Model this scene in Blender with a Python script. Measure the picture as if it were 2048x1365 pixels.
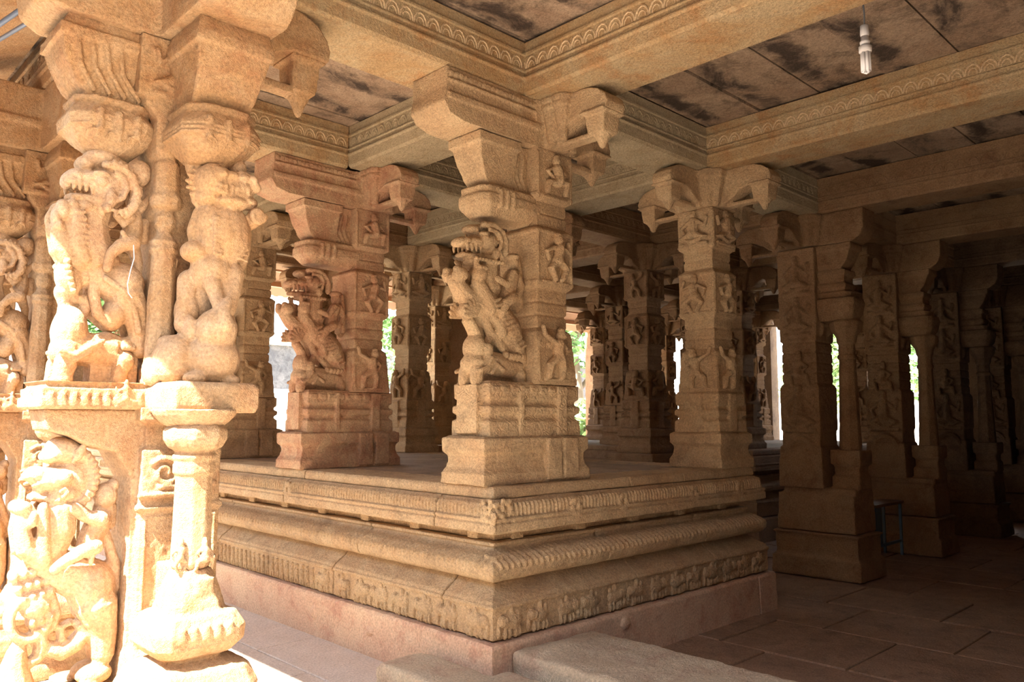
import bpy, bmesh, math, random, time
import numpy as np
from mathutils import Vector, Matrix, Euler, noise

# ------------------------------------------------------------------ scene, camera, light
sc = bpy.context.scene
for o in list(bpy.data.objects):
    bpy.data.objects.remove(o, do_unlink=True)
COL = sc.collection
sc.view_settings.view_transform = 'Standard'
sc.view_settings.look = 'None'
sc.view_settings.gamma = 1.0
sc.view_settings.use_curve_mapping = False
sc.view_settings.exposure = 2.6

def R(d): return math.radians(d)

CAM = Vector((-3.78, -3.782, 1.65))
yaw, pitch, roll = R(45.93), R(5.64), R(0.11)
fw = Vector((math.cos(yaw)*math.cos(pitch), math.sin(yaw)*math.cos(pitch), math.sin(pitch)))
rt = Vector((math.sin(yaw), -math.cos(yaw), 0))
up = rt.cross(fw)
rt2 = rt*math.cos(roll)+up*math.sin(roll)
up2 = -rt*math.sin(roll)+up*math.cos(roll)
cd = bpy.data.cameras.new('camera'); cam = bpy.data.objects.new('camera', cd); COL.objects.link(cam)
cam.matrix_world = Matrix(((rt2.x, up2.x, -fw.x, CAM.x), (rt2.y, up2.y, -fw.y, CAM.y), (rt2.z, up2.z, -fw.z, CAM.z), (0, 0, 0, 1)))
cd.sensor_width = 36.0; cd.lens = 1585.2/2048*36.0
cd.clip_start = 0.05; cd.clip_end = 400
sc.camera = cam

SUNV = Vector((-1.0, -0.17, 1.45)).normalized()
w = bpy.data.worlds.new('world'); sc.world = w; w.use_nodes = True
nt = w.node_tree; nt.nodes.clear()
wo = nt.nodes.new('ShaderNodeOutputWorld'); bg = nt.nodes.new('ShaderNodeBackground')
tc = nt.nodes.new('ShaderNodeTexCoord'); sp = nt.nodes.new('ShaderNodeSeparateXYZ')
rp = nt.nodes.new('ShaderNodeValToRGB')
rp.color_ramp.elements[0].position = 0.0; rp.color_ramp.elements[0].color = (1.0, 0.97, 0.90, 1)
rp.color_ramp.elements[1].position = 0.55; rp.color_ramp.elements[1].color = (0.62, 0.76, 1.0, 1)
nt.links.new(tc.outputs['Generated'], sp.inputs[0]); nt.links.new(sp.outputs['Z'], rp.inputs[0])
nt.links.new(rp.outputs[0], bg.inputs[0]); bg.inputs[1].default_value = 1.5
nt.links.new(bg.outputs[0], wo.inputs[0])
sl = bpy.data.lights.new('sun', 'SUN'); so = bpy.data.objects.new('sun', sl); COL.objects.link(so)
sl.energy = 7.6; sl.angle = R(0.6); sl.color = (1.0, 0.95, 0.86)
so.rotation_euler = SUNV.to_track_quat('Z', 'Y').to_euler(); so.location = (-20, -8, 30)

# grid of the hall (metres)
GX = {-1: -2.45, 0: 0.0, 1: 2.329, 2: 4.555, 3: 6.8, 4: 9.05, 5: 11.3}
GY = {-2: -4.5, -1: -2.25, 0: 0.0, 1: 2.25, 2: 4.5, 3: 6.75}
ZB, ZT, BW = 3.905, 4.287, 0.48
ZP = 1.225

# ------------------------------------------------------------------ materials
def stone(name, base, alt, dark, bump=0.35, scale=1.0, rough=0.88, dirt=0.5, carve=0.0, carve_scale=14, ambient=None, band=None):
    m = bpy.data.materials.new(name); m.use_nodes = True
    t = m.node_tree; N = t.nodes; L = t.links
    b = N['Principled BSDF']; b.inputs['Roughness'].default_value = rough
    b.inputs['Specular IOR Level'].default_value = 0.25
    g = N.new('ShaderNodeNewGeometry')
    def nz(s, d=4, r=0.6, dist=0.0):
        n = N.new('ShaderNodeTexNoise'); n.inputs['Scale'].default_value = s*scale; n.inputs['Detail'].default_value = d
        n.inputs['Roughness'].default_value = r; n.inputs['Distortion'].default_value = dist
        L.new(g.outputs['Position'], n.inputs['Vector']); return n
    def ramp(src, a, c):
        r = N.new('ShaderNodeMapRange'); r.clamp = True; r.inputs[1].default_value = a; r.inputs[2].default_value = c
        L.new(src, r.inputs[0]); return r.outputs[0]
    def mix(f, a, c, bt='MIX'):
        x = N.new('ShaderNodeMix'); x.data_type = 'RGBA'; x.blend_type = bt
        if hasattr(f, 'links') or not isinstance(f, (int, float)): L.new(f, x.inputs[0])
        else: x.inputs[0].default_value = f
        for k, v in ((6, a), (7, c)):
            if isinstance(v, tuple): x.inputs[k].default_value = (*v, 1)
            else: L.new(v, x.inputs[k])
        return x.outputs[2]
    n1 = nz(2.1, 6, 0.7, 0.8); n2 = nz(3.9, 7, 0.75, 0.4); n3 = nz(70, 4, 0.75); n4 = nz(210, 2, 0.6); n5 = nz(13, 3, 0.6)
    c1 = mix(ramp(n1.outputs[0], 0.40, 0.60), base, alt)
    c2 = mix(ramp(n2.outputs[0], 0.52, 0.75), c1, dark)
    if dirt < 1:
        mm = N.new('ShaderNodeMath'); mm.operation = 'MULTIPLY'; mm.inputs[1].default_value = dirt
        L.new(ramp(n2.outputs[0], 0.50, 0.66), mm.inputs[0]); c2 = mix(mm.outputs[0], c1, dark)
    if band:
        sy = N.new('ShaderNodeSeparateXYZ'); nb = nz(2.2, 5, .7)
        vb = N.new('ShaderNodeVectorMath'); vb.operation = 'MULTIPLY_ADD'; vb.inputs[1].default_value = (.5, .5, .5)
        L.new(nb.outputs['Color'], vb.inputs[0]); L.new(g.outputs['Position'], vb.inputs[2]); L.new(vb.outputs[0], sy.inputs[0])
        m1 = N.new('ShaderNodeMath'); m1.operation = 'MULTIPLY'; m1.inputs[1].default_value = 2*math.pi/band; L.new(sy.outputs['Y'], m1.inputs[0])
        m2 = N.new('ShaderNodeMath'); m2.operation = 'SINE'; L.new(m1.outputs[0], m2.inputs[0])
        m3 = N.new('ShaderNodeMath'); m3.operation = 'MULTIPLY'; L.new(ramp(m2.outputs[0], .0, .8), m3.inputs[0]); L.new(ramp(n1.outputs[0], .42, .56), m3.inputs[1])
        c2 = mix(m3.outputs[0], c2, (0.075, 0.052, 0.038))
    sp_ = ramp(n3.outputs[0], 0.3, 0.7)
    sm = N.new('ShaderNodeMath'); sm.operation = 'MULTIPLY_ADD'; sm.inputs[1].default_value = 0.62; sm.inputs[2].default_value = 0.68
    L.new(sp_, sm.inputs[0])
    cc = N.new('ShaderNodeMix'); cc.data_type = 'RGBA'; cc.blend_type = 'MULTIPLY'; cc.inputs[0].default_value = 1.0
    L.new(c2, cc.inputs[6])
    cmb = N.new('ShaderNodeCombineColor')
    for k in range(3): L.new(sm.outputs[0], cmb.inputs[k])
    L.new(cmb.outputs[0], cc.inputs[7])
    L.new(cc.outputs[2], b.inputs['Base Color'])
    # surface relief: grain + pits (+ shallow carving)
    ad = N.new('ShaderNodeMath'); ad.operation = 'MULTIPLY_ADD'; ad.inputs[1].default_value = 0.45
    L.new(n4.outputs[0], ad.inputs[0]); L.new(n3.outputs[0], ad.inputs[2])
    ad2 = N.new('ShaderNodeMath'); ad2.operation = 'MULTIPLY_ADD'; ad2.inputs[1].default_value = 1.2
    L.new(n2.outputs[0], ad2.inputs[0]); L.new(ad.outputs[0], ad2.inputs[2])
    ad5 = N.new('ShaderNodeMath'); ad5.operation = 'MULTIPLY_ADD'; ad5.inputs[1].default_value = 1.3
    L.new(n5.outputs[0], ad5.inputs[0]); L.new(ad2.outputs[0], ad5.inputs[2]); h = ad5.outputs[0]
    if carve > 0:
        v = N.new('ShaderNodeTexVoronoi'); v.feature = 'SMOOTH_F1'; v.inputs['Scale'].default_value = carve_scale
        v.inputs['Smoothness'].default_value = 0.35
        nd = nz(9, 2, 0.5)
        va = N.new('ShaderNodeVectorMath'); va.operation = 'MULTIPLY_ADD'; va.inputs[1].default_value = (0.12, 0.12, 0.12)
        L.new(nd.outputs['Color'], va.inputs[0]); L.new(g.outputs['Position'], va.inputs[2]); L.new(va.outputs[0], v.inputs['Vector'])
        sn = N.new('ShaderNodeMath'); sn.operation = 'SINE'
        ml = N.new('ShaderNodeMath'); ml.operation = 'MULTIPLY'; ml.inputs[1].default_value = 22
        L.new(v.outputs['Distance'], ml.inputs[0]); L.new(ml.outputs[0], sn.inputs[0])
        ad3 = N.new('ShaderNodeMath'); ad3.operation = 'MULTIPLY_ADD'; ad3.inputs[1].default_value = carve
        L.new(sn.outputs[0], ad3.inputs[0]); L.new(h, ad3.inputs[2]); h = ad3.outputs[0]
    bp = N.new('ShaderNodeBump'); bp.inputs['Strength'].default_value = bump; bp.inputs['Distance'].default_value = 0.028
    L.new(h, bp.inputs['Height']); L.new(bp.outputs[0], b.inputs['Normal'])
    return m

M = {}
M['gold'] = stone('stone_gold', (0.459, 0.258, 0.115), (0.520, 0.340, 0.184), (0.367, 0.158, 0.068), 0.7, dirt=0.6)
M['goldfig'] = stone('stone_gold_figure', (0.469, 0.271, 0.126), (0.541, 0.355, 0.203), (0.377, 0.172, 0.079), 0.5, dirt=0.45)
M['buff'] = stone('stone_buff', (0.561, 0.364, 0.194), (0.612, 0.433, 0.243), (0.367, 0.246, 0.135), 0.75, dirt=0.7)
M['buffc'] = stone('stone_buff_carved', (0.561, 0.364, 0.194), (0.612, 0.433, 0.243), (0.337, 0.246, 0.144), 0.7, dirt=0.7, carve=0.15, carve_scale=13)
M['red'] = stone('stone_red', (0.510, 0.276, 0.153), (0.571, 0.374, 0.216), (0.367, 0.148, 0.081), 0.65, dirt=0.75)
M['beam'] = stone('stone_beam', (0.510, 0.325, 0.153), (0.551, 0.404, 0.225), (0.459, 0.207, 0.068), 0.75, dirt=0.6)
M['beamg'] = stone('stone_beam_grey', (0.469, 0.364, 0.216), (0.530, 0.414, 0.252), (0.347, 0.236, 0.117), 0.75, dirt=0.6)
M['worn'] = stone('stone_worn_pale', (0.632, 0.453, 0.261), (0.673, 0.492, 0.288), (0.510, 0.335, 0.171), 0.4, dirt=0.5)
M['endshade'] = stone('stone_end_shade', (0.153, 0.094, 0.054), (0.204, 0.128, 0.072), (0.082, 0.049, 0.032), 0.6, dirt=0.7)  # darkened stone copy: shade of the right end put into the colour
M['dim'] = stone('stone_inner_shade', (0.316, 0.177, 0.088), (0.367, 0.222, 0.115), (0.214, 0.103, 0.050), 0.7, dirt=0.7)  # brown stone copy for the deep bays, their shade mixed into its colour
M['ceil'] = stone('stone_ceiling', (0.347, 0.231, 0.149), (0.439, 0.315, 0.211), (0.102, 0.069, 0.045), 0.6, scale=0.8, dirt=0.8, band=0.52)
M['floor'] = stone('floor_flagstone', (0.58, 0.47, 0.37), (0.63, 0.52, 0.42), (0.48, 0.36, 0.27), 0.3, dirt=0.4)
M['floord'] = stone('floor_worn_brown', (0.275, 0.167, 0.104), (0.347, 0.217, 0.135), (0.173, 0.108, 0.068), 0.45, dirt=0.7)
M['top'] = stone('platform_floor', (0.306, 0.217, 0.140), (0.388, 0.276, 0.180), (0.173, 0.123, 0.081), 0.5, dirt=0.7)
M['block'] = stone('stone_pink', (0.592, 0.374, 0.243), (0.643, 0.443, 0.288), (0.459, 0.217, 0.140), 0.4, dirt=0.7)
M['granite'] = stone('stone_granite', (0.571, 0.443, 0.297), (0.632, 0.502, 0.342), (0.449, 0.266, 0.180), 0.7, dirt=0.55)
M['ground'] = stone('pale_earth', (0.72, 0.62, 0.49), (0.76, 0.66, 0.53), (0.62, 0.52, 0.41), 0.2, dirt=0.4)
M['white'] = stone('limewash', (0.80, 0.76, 0.66), (0.78, 0.72, 0.60), (0.55, 0.48, 0.38), 0.2, dirt=0.3)
M['greywall'] = stone('stained_grey_render', (0.062, 0.06, 0.062), (0.10, 0.095, 0.093), (0.035, 0.033, 0.034), 0.2, dirt=0.8)

def plain(name, c, rough=0.5, metal=0.0, noise_amt=0.12):
    m = bpy.data.materials.new(name); m.use_nodes = True
    t = m.node_tree; b = t.nodes['Principled BSDF']; b.inputs['Roughness'].default_value = rough; b.inputs['Metallic'].default_value = metal
    n = t.nodes.new('ShaderNodeTexNoise'); n.inputs['Scale'].default_value = 9
    tcn = t.nodes.new('ShaderNodeTexCoord'); t.links.new(tcn.outputs['Object'], n.inputs['Vector'])
    r = t.nodes.new('ShaderNodeValToRGB'); r.color_ramp.elements[0].color = (*[x*(1-noise_amt) for x in c], 1); r.color_ramp.elements[1].color = (*[min(1, x*(1+noise_amt)) for x in c], 1)
    t.links.new(n.outputs[0], r.inputs[0]); t.links.new(r.outputs[0], b.inputs['Base Color'])
    return m
M['plastic'] = plain('white_plastic', (0.80, 0.76, 0.72), 0.35, 0, 0.03)
M['tube'] = plain('white_glass_tube', (0.92, 0.90, 0.90), 0.45, 0, 0.02)
M['black'] = plain('black_cable', (0.02, 0.02, 0.022), 0.6)
M['cap'] = plain('grey_holder', (0.12, 0.12, 0.13), 0.5)
M['redtape'] = plain('red_tape', (0.45, 0.03, 0.03), 0.5)
M['bluecable'] = plain('blue_grey_cable', (0.10, 0.13, 0.18), 0.5)
M['bluesteel'] = plain('blue_grey_steel', (0.10, 0.16, 0.20), 0.5, 0.2)
M['tabletop'] = plain('brown_tabletop', (0.16, 0.09, 0.05), 0.5)
M['trunk'] = plain('bark', (0.20, 0.14, 0.10), 0.9)
M['violet'] = plain('violet_awning', (0.32, 0.30, 0.42), 0.6)
M['whitem'] = plain('white_edge', (0.8, 0.8, 0.8), 0.5)
M['tile'] = plain('clay_tile', (0.42, 0.24, 0.14), 0.85)
M['pale'] = plain('pale_violet_cloth', (0.50, 0.47, 0.62), 0.7)
def leafm(name, c):
    m = plain(name, c, 0.6, 0, 0.35)
    b = m.node_tree.nodes['Principled BSDF']
    b.inputs['Transmission Weight'].default_value = 0.0
    return m
M['leaf'] = leafm('leaf_green', (0.15, 0.26, 0.08)); M['leaf2'] = leafm('leaf_light_green', (0.24, 0.34, 0.13))

# ------------------------------------------------------------------ mesh helpers
class MB:
    def __init__(s): s.v = []; s.f = []
    def add(s, vs, fs):
        n = len(s.v); s.v += [tuple(p) for p in vs]; s.f += [tuple(i+n for i in q) for q in fs]; return s
    def box(s, x0, x1, y0, y1, z0, z1, jit=0):
        vs = [(x, y, z) for z in (z0, z1) for (x, y) in ((x0, y0), (x1, y0), (x1, y1), (x0, y1))]
        if jit: vs = [tuple(c+random.uniform(-jit, jit) for c in p) for p in vs]
        return s.add(vs, [(3, 2, 1, 0), (4, 5, 6, 7), (0, 1, 5, 4), (1, 2, 6, 5), (2, 3, 7, 6), (3, 0, 4, 7)])
    def rings(s, rs):
        """rs: list of point loops (same length), capped."""
        n = len(rs[0]); base = len(s.v)
        for r in rs: s.v += [tuple(p) for p in r]
        for i in range(len(rs)-1):
            for k in range(n):
                a = base+i*n+k; b = base+i*n+(k+1) % n
                s.f.append((a, b, b+n, a+n))
        s.f.append(tuple(base+k for k in reversed(range(n))))
        s.f.append(tuple(base+(len(rs)-1)*n+k for k in range(n)))
        return s
    def prof(s, x0, x1, y0, y1, lv, ch=0.0):
        """rectangle extruded up with outset per level: lv = [(z, out)]"""
        rs = []
        for z, o in lv:
            a, b, c, d = x0-o, x1+o, y0-o, y1+o
            if ch: rs.append([(a+ch, c, z), (b-ch, c, z), (b, c+ch, z), (b, d-ch, z), (b-ch, d, z), (a+ch, d, z), (a, d-ch, z), (a, c+ch, z)])
            else: rs.append([(a, c, z), (b, c, z), (b, d, z), (a, d, z)])
        return s.rings(rs)
    def lathe(s, cx, cy, lv, n=16, ph=0.0, sx=1.0, sy=1.0):
        return s.rings([[(cx+sx*r*math.cos(ph+2*math.pi*k/n), cy+sy*r*math.sin(ph+2*math.pi*k/n), z) for k in range(n)] for z, r in lv])
    def ell(s, c, r, rot=None, n=12, m=8):
        vs = []; rot = rot or Matrix.Identity(3)
        c = Vector(c)
        for i in range(1, m):
            th = math.pi*i/m
            for k in range(n):
                ph = 2*math.pi*k/n
                vs.append(c+rot @ Vector((r[0]*math.sin(th)*math.cos(ph), r[1]*math.sin(th)*math.sin(ph), -r[2]*math.cos(th))))
        b = len(vs); vs += [c+rot @ Vector((0, 0, -r[2])), c+rot @ Vector((0, 0, r[2]))]
        fs = []
        for i in range(m-2):
            for k in range(n):
                a = i*n+k; d = i*n+(k+1) % n; fs.append((a, d, d+n, a+n))
        for k in range(n):
            fs.append((b, (k+1) % n, k)); fs.append((b+1, (m-2)*n+k, (m-2)*n+(k+1) % n))
        return s.add(vs, fs)
    def tube(s, pts, n=8, flat=1.0, cap=True):
        """pts [(x,y,z,r)]"""
        P = [Vector(p[:3]) for p in pts]; rs = []
        prev = None
        for i, p in enumerate(P):
            d = (P[min(i+1, len(P)-1)]-P[max(i-1, 0)])
            d = d.normalized() if d.length > 1e-9 else Vector((0, 0, 1))
            if prev is None:
                a = d.cross(Vector((0, 1, 0)))
                if a.length < 0.1: a = d.cross(Vector((1, 0, 0)))
            else:
                a = prev-d*prev.dot(d)
            a.normalize(); prev = a; b = d.cross(a); r = pts[i][3]
            rs.append([p+a*(r*math.cos(2*math.pi*k/n))+b*(r*flat*math.sin(2*math.pi*k/n)) for k in range(n)])
        s.rings(rs)
        if cap:
            for q in (pts[0], pts[-1]): s.ell(q[:3], (q[3]*0.98,)*3, n=8, m=6)
        return s
    def prism(s, poly, axis, a, b):
        """poly 2D list; axis 'x': points are (y,z) extruded x a..b ; 'y': (x,z)"""
        if axis == 'y': f = lambda p, t: (p[0], t, p[1])
        elif axis == 'x': f = lambda p, t: (t, p[0], p[1])
        else: f = lambda p, t: (p[0], p[1], t)
        return s.rings([[f(p, a) for p in poly], [f(p, b) for p in poly]])
    def merge(s, o, mat=None):
        vs = o.v if mat is None else [tuple(mat @ Vector(p)) for p in o.v]
        return s.add(vs, o.f)
    def build(s, name, mat, parent=None, smooth=False, link=True):
        me = bpy.data.meshes.new(name); me.from_pydata(s.v, [], s.f)
        bm = bmesh.new(); bm.from_mesh(me); bmesh.ops.recalc_face_normals(bm, faces=bm.faces); bm.to_mesh(me); bm.free()
        if smooth: me.polygons.foreach_set('use_smooth', [True]*len(me.polygons))
        me.materials.append(mat)
        o = bpy.data.objects.new(name, me); COL.objects.link(o)
        if parent: o.parent = parent
        return o
    def carve(s, name, mat, parent=None, vox=0.01, wear=0.003, smooth=True, sm_it=1):
        T0 = time.time()
        """fuse the shapes into one worn stone surface"""
        o = s.build(name, mat, None)
        md = o.modifiers.new('r', 'REMESH'); md.mode = 'VOXEL'; md.voxel_size = vox; md.use_smooth_shade = True
        if sm_it:
            ms = o.modifiers.new('s', 'SMOOTH'); ms.iterations = sm_it; ms.factor = 0.5
        dg = bpy.context.evaluated_depsgraph_get()
        me = bpy.data.meshes.new_from_object(o.evaluated_get(dg)); me.name = name
        old = o.data; o.modifiers.clear(); o.data = me; bpy.data.meshes.remove(old)
        me.materials.clear(); me.materials.append(mat)
        if wear:
            n = len(me.vertices); co = np.empty(n*3, 'f'); me.vertices.foreach_get('co', co); co = co.reshape(-1, 3)
            nr = np.empty(n*3, 'f'); me.vertex_normals.foreach_get('vector', nr); nr = nr.reshape(-1, 3)
            k = np.zeros(n, 'f'); rg = np.random.RandomState(len(me.vertices) % 9999)
            for fr, am in ((9, .55), (17, .40), (31, .34), (57, .26), (95, .2)):
                t = np.ones(n, 'f')
                for ax in range(3):
                    d = rg.normal(size=3); d /= np.linalg.norm(d)
                    t = t*np.sin(co @ (d*fr).astype('f') + rg.uniform(0, 6) + 1.3*np.sin(co @ (rg.normal(size=3)*fr*.45).astype('f')))
                k += am*t*1.6
            co += nr*(k*wear)[:, None]
            me.vertices.foreach_set('co', co.ravel())
        me.polygons.foreach_set('use_smooth', [smooth]*len(me.polygons))
        if parent: o.parent = parent
        print('CARVE', name, len(s.f), len(me.vertices), round(time.time()-T0, 2))
        return o

def empty(name, loc, label=None, cat=None, group=None):
    o = bpy.data.objects.new(name, None); COL.objects.link(o); o.location = loc; o.empty_display_size = 0.2
    tag(o, label, cat, group); return o
def tag(o, label=None, cat=None, group=None, kind=None):
    if label: o['label'] = label
    if cat: o['category'] = cat
    if group: o['group'] = group
    if kind: o['kind'] = kind
    elif label and 'kind' not in o: o['kind'] = 'thing'
    return o
def dup(root, loc, label, group=None, mat=None, drop=()):
    def cp(o, par):
        c = o.copy(); COL.objects.link(c); c.parent = par
        if mat and c.type == 'MESH':
            c.material_slots[0].link = 'OBJECT'; c.material_slots[0].material = mat
        for ch in [x for x in bpy.data.objects if x.parent == o and x is not c]:
            if not any(ch.name.startswith(d) for d in drop): cp(ch, c)
        return c
    r = cp(root, None); r.location = loc; r['label'] = label
    if group: r['group'] = group
    return r
def struct(o): o['kind'] = 'structure'; return o
random.seed(7)

def arcpts(cx, cz, Rr, a0, a1, n, r, y=0.0):
    return [(cx+Rr*math.cos(R(a0+(a1-a0)*k/n)), y, cz+Rr*math.sin(R(a0+(a1-a0)*k/n)), r) for k in range(n+1)]

# relief figures: drawn in a panel plane: u sideways, v up, out of the panel = -y
def relief_person(mb, u, v, h, var=0, depth=1.0, place=None):
    """standing / dancing / seated little figure about h tall standing at (u,v); place maps (u,d,v)->xyz"""
    t = MB(); k = h
    def P(a, b, d=0.0): return (a*k, -d*k*depth, b*k)
    def T(pts): t.tube([(*P(a, b, 0.05), r*k) for a, b, r in pts], n=8)
    head = (0.0, 0.86)
    if var % 5 == 0:      # dancing
        T([(0.03, .70, .10), (0.0, .52, .09), (-.03, .42, .11)]); T([(-.03, .42, .08), (-.16, .26, .07), (-.05, .05, .05)])
        T([(.03, .42, .08), (.20, .28, .065), (.10, .06, .05)]); T([(.10, .72, .05), (.27, .62, .045), (.24, .84, .04)]); T([(-.08, .70, .05), (-.26, .60, .045), (-.20, .44, .04)])
    elif var % 5 == 1:    # seated deity
        T([(0, .74, .12), (0, .5, .11), (0, .38, .14)]); T([(-.05, .34, .1), (-.30, .24, .09), (-.05, .16, .07), (.05, .14, .06)]); T([(.05, .34, .1), (.30, .24, .09), (.1, .16, .07)])
        T([(.12, .72, .055), (.30, .56, .05), (.24, .40, .045)]); T([(-.12, .72, .055), (-.30, .58, .05), (-.34, .80, .045)])
        t.box(-.36*k, .36*k, -.08*k, .02, .02*k, .10*k); head = (0, .90)
    elif var % 5 == 2:    # striding, arm raised to branch
        T([(0.02, .68, .10), (0.02, .50, .085), (.04, .40, .10)]); T([(.06, .40, .085), (.12, .22, .065), (.10, .04, .05)])
        T([(-.0, .40, .085), (-.16, .26, .065), (-.18, .04, .05)]); T([(-.06, .70, .05), (-.26, .82, .045), (-.30, .98, .04)]); T([(.1, .68, .05), (.2, .55, .045), (.12, .42, .04)])
        head = (0.08, .83)
    elif var % 5 == 3:    # crouching musician
        T([(-.02, .66, .11), (.02, .46, .11), (0, .36, .13)]); T([(0, .36, .1), (.24, .38, .08), (.20, .12, .06)]); T([(0, .34, .1), (-.22, .30, .08), (-.26, .10, .06)])
        T([(.1, .66, .05), (.22, .52, .045), (.02, .46, .04)]); T([(-.1, .66, .05), (-.26, .56, .045), (-.12, .44, .04)]); head = (-.03, .82)
    else:                 # bird / swan
        T([(-.18, .30, .16), (.05, .34, .20), (.22, .44, .10), (.36, .40, .04)]); T([(-.2, .36, .08), (-.28, .58, .06), (-.22, .74, .05), (-.12, .72, .045)]); T([(0, .2, .03), (0, .04, .03)])
        head = (-.22, .76)
    t.ell(P(head[0], head[1], .05), (.085*k, .085*k, .105*k))
    if var % 5 != 4: t.ell(P(head[0], head[1]+.10, .05), (.07*k, .06*k, .06*k))
    for p in t.v:
        pass
    vs = [place(u+p[0], -p[1], v+p[2]) for p in t.v]
    mb.add(vs, t.f)

# ------------------------------------------------------------------ figures drawn in millimetre-like units
class Fig:
    """x along the beast's facing line, z up, y across"""
    def __init__(s, x0, z0, sx, sz, k): s.m = MB(); s.x0, s.z0, s.sx, s.sz, s.k = x0, z0, sx, sz, k
    def p(s, a, b): return (s.x0+a*s.sx, s.z0-b*s.sz)
    def E(s, a, b, rx, rz, d, y=0, rot=0, both=False):
        x, z = s.p(a, b)
        for yy in ((y, -y) if both else (y,)):
            s.m.ell((x, yy, z), (rx*s.sx if s.sx > 0 else -rx*s.sx, d, rz*s.sz), Matrix.Rotation(R(rot), 3, 'Y'), 14, 10)
    def T(s, pts, y=0, flat=1.0, both=False, y2=None):
        for sg in ((1, -1) if both else (1,)):
            n = len(pts); q = []
            for i, (a, b, r) in enumerate(pts):
                x, z = s.p(a, b); yy = y if y2 is None else y+(y2-y)*i/(n-1)
                q.append((x, yy*sg, z, r*s.k))
            s.m.tube(q, n=10, flat=flat)

def yali_upper(parent, mat, x0, z0, sx, sz, vox=0.008, fat=1.0):
    """rearing lion-beast over an elephant, drawn on a 0..210 by 0..455 sheet, facing -x"""
    k = (abs(sx)*0.5+sz*0.5)*fat; f = Fig(x0, z0, sx, sz, k)
    F = lambda a: a-290
    def E(a, b, *r, **kw): f.E(F(a), b-770, *r, **kw)
    def T(pts, **kw): f.T([(F(a), b-770, r) for a, b, r in pts], **kw)
    # crest and skull
    E(172, 318, 40, 22, .10); E(138, 333, 20, 17, .07); E(205, 332, 30, 20, .09); E(245, 336, 27, 28, .06, y=0.05, both=True)
    E(186, 376, 44, 42, .115); E(150, 364, 36, 17, .10); E(122, 364, 22, 18, .085); E(106, 372, 12, 17, .07)
    T([(168, 338, 8), (196, 336, 10), (222, 352, 11), (234, 382, 11), (230, 412, 11), (214, 436, 9)], y=.095, both=True, flat=1.6)
    for q in range(14):
        t_ = R(-95+q*14); x_, z_ = 188+48*math.cos(t_), 384+50*math.sin(t_)
        T([(x_-6*math.cos(t_), z_-6*math.sin(t_), 4), (x_+6*math.cos(t_), z_+6*math.sin(t_), 4)], y=.118, both=True)
    T([(190, 350, 6), (206, 360, 6), (212, 380, 6), (204, 400, 6), (190, 408, 5)], y=.112, both=True)
    E(163, 372, 13, 11, .03, y=.095, both=True); E(160, 358, 18, 6, .03, y=.10, both=True)
    E(182, 404, 12, 22, .03, y=.10, both=True); E(176, 424, 10, 10, .03, y=.10, both=True)
    # upper jaw with fangs, lower jaw, beard
    for q in (112, 124, 136, 148): f.T([(F(q), 378-770, 5.5), (F(q), 394-770, 3)], y=.066, both=True)
    T([(110, 408, 9), (140, 404, 10), (176, 408, 15)], flat=3.0)
    E(142, 424, 30, 18, .085); E(124, 418, 12, 14, .06)
    # neck and chest
    T([(172, 400, 32), (158, 450, 34), (162, 500, 40), (180, 535, 44)], flat=1.1)
    T([(112, 425, 12), (122, 460, 15), (128, 500, 17), (140, 530, 18)], y=.06, both=True)
    for q in range(7): T([(118+q*2, 440+q*12, 5), (135+q*2, 438+q*12, 4)], y=.085, both=True)
    E(95, 438, 16, 22, .05, y=.045, both=True); E(82, 452, 9, 18, .04, y=.045, both=True); E(88, 470, 12, 14, .05, y=.04, both=True)
    T([(92, 470, 18), (104, 510, 22), (130, 540, 26)], y=.03, both=True)
    # body, haunch, legs
    T([(140, 525, 32), (175, 548, 40), (215, 565, 46)], flat=1.05)
    E(224, 566, 50, 44, .125, rot=20)
    T([(232, 590, 34), (256, 630, 27), (264, 670, 24), (266, 700, 20)], y=.05, both=True)
    T([(168, 552, 13), (166, 595, 12), (175, 632, 12), (205, 655, 12)], y=.04, both=True)
    T([(180, 566, 7), (215, 585, 7), (243, 625, 7), (252, 665, 7)], y=.105, both=True)
    E(213, 630, 26, 38, .10, rot=15); E(236, 690, 18, 16, .09); 
    for q in range(4): E(226+q*7, 698, 5, 8, .03, y=.07, both=True)
    o1 = f.m.carve('yali_figure', mat, parent, vox, 0.0025)
    # rider
    f = Fig(x0, z0, sx, sz, k)
    def E(a, b, *r, **kw): f.E(F(a), b-770, *r, **kw)
    def T(pts, **kw): f.T([(F(a), b-770, r) for a, b, r in pts], **kw)
    E(238, 392, 16, 19, .045, y=-.03); E(240, 374, 18, 12, .05, y=-.03); T([(240, 415, 17), (242, 450, 20), (236, 482, 22)], flat=1.3, y=-.02)
    T([(228, 432, 11), (214, 450, 10), (198, 432, 9)], y=-.08); T([(252, 410, 10), (272, 384, 9), (284, 360, 8)], y=-.04)
    T([(232, 488, 16), (206, 496, 15), (186, 516, 12), (180, 545, 10)], y=-.11); T([(244, 488, 15), (256, 520, 12), (258, 545, 9)], y=-.02)
    T([(206, 470, 6), (230, 500, 6)], y=-.12); T([(285, 420, 9), (262, 440, 18), (270, 466, 13)], y=0)
    f.m.carve('rider_figure', mat, parent, vox, 0.002)
    # elephant-headed beast below
    f = Fig(x0, z0, sx, sz, k)
    def E(a, b, *r, **kw): f.E(F(a), b-770, *r, **kw)
    def T(pts, **kw): f.T([(F(a), b-770, r) for a, b, r in pts], **kw)
    E(120, 566, 26, 38, .085, rot=-10); E(146, 560, 22, 22, .07); T([(110, 595, 18), (116, 618, 14), (128, 632, 12)])
    for q in range(6): E(105+q*3, 540+q*11, 8, 7, .02, y=.085, both=True)
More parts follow.
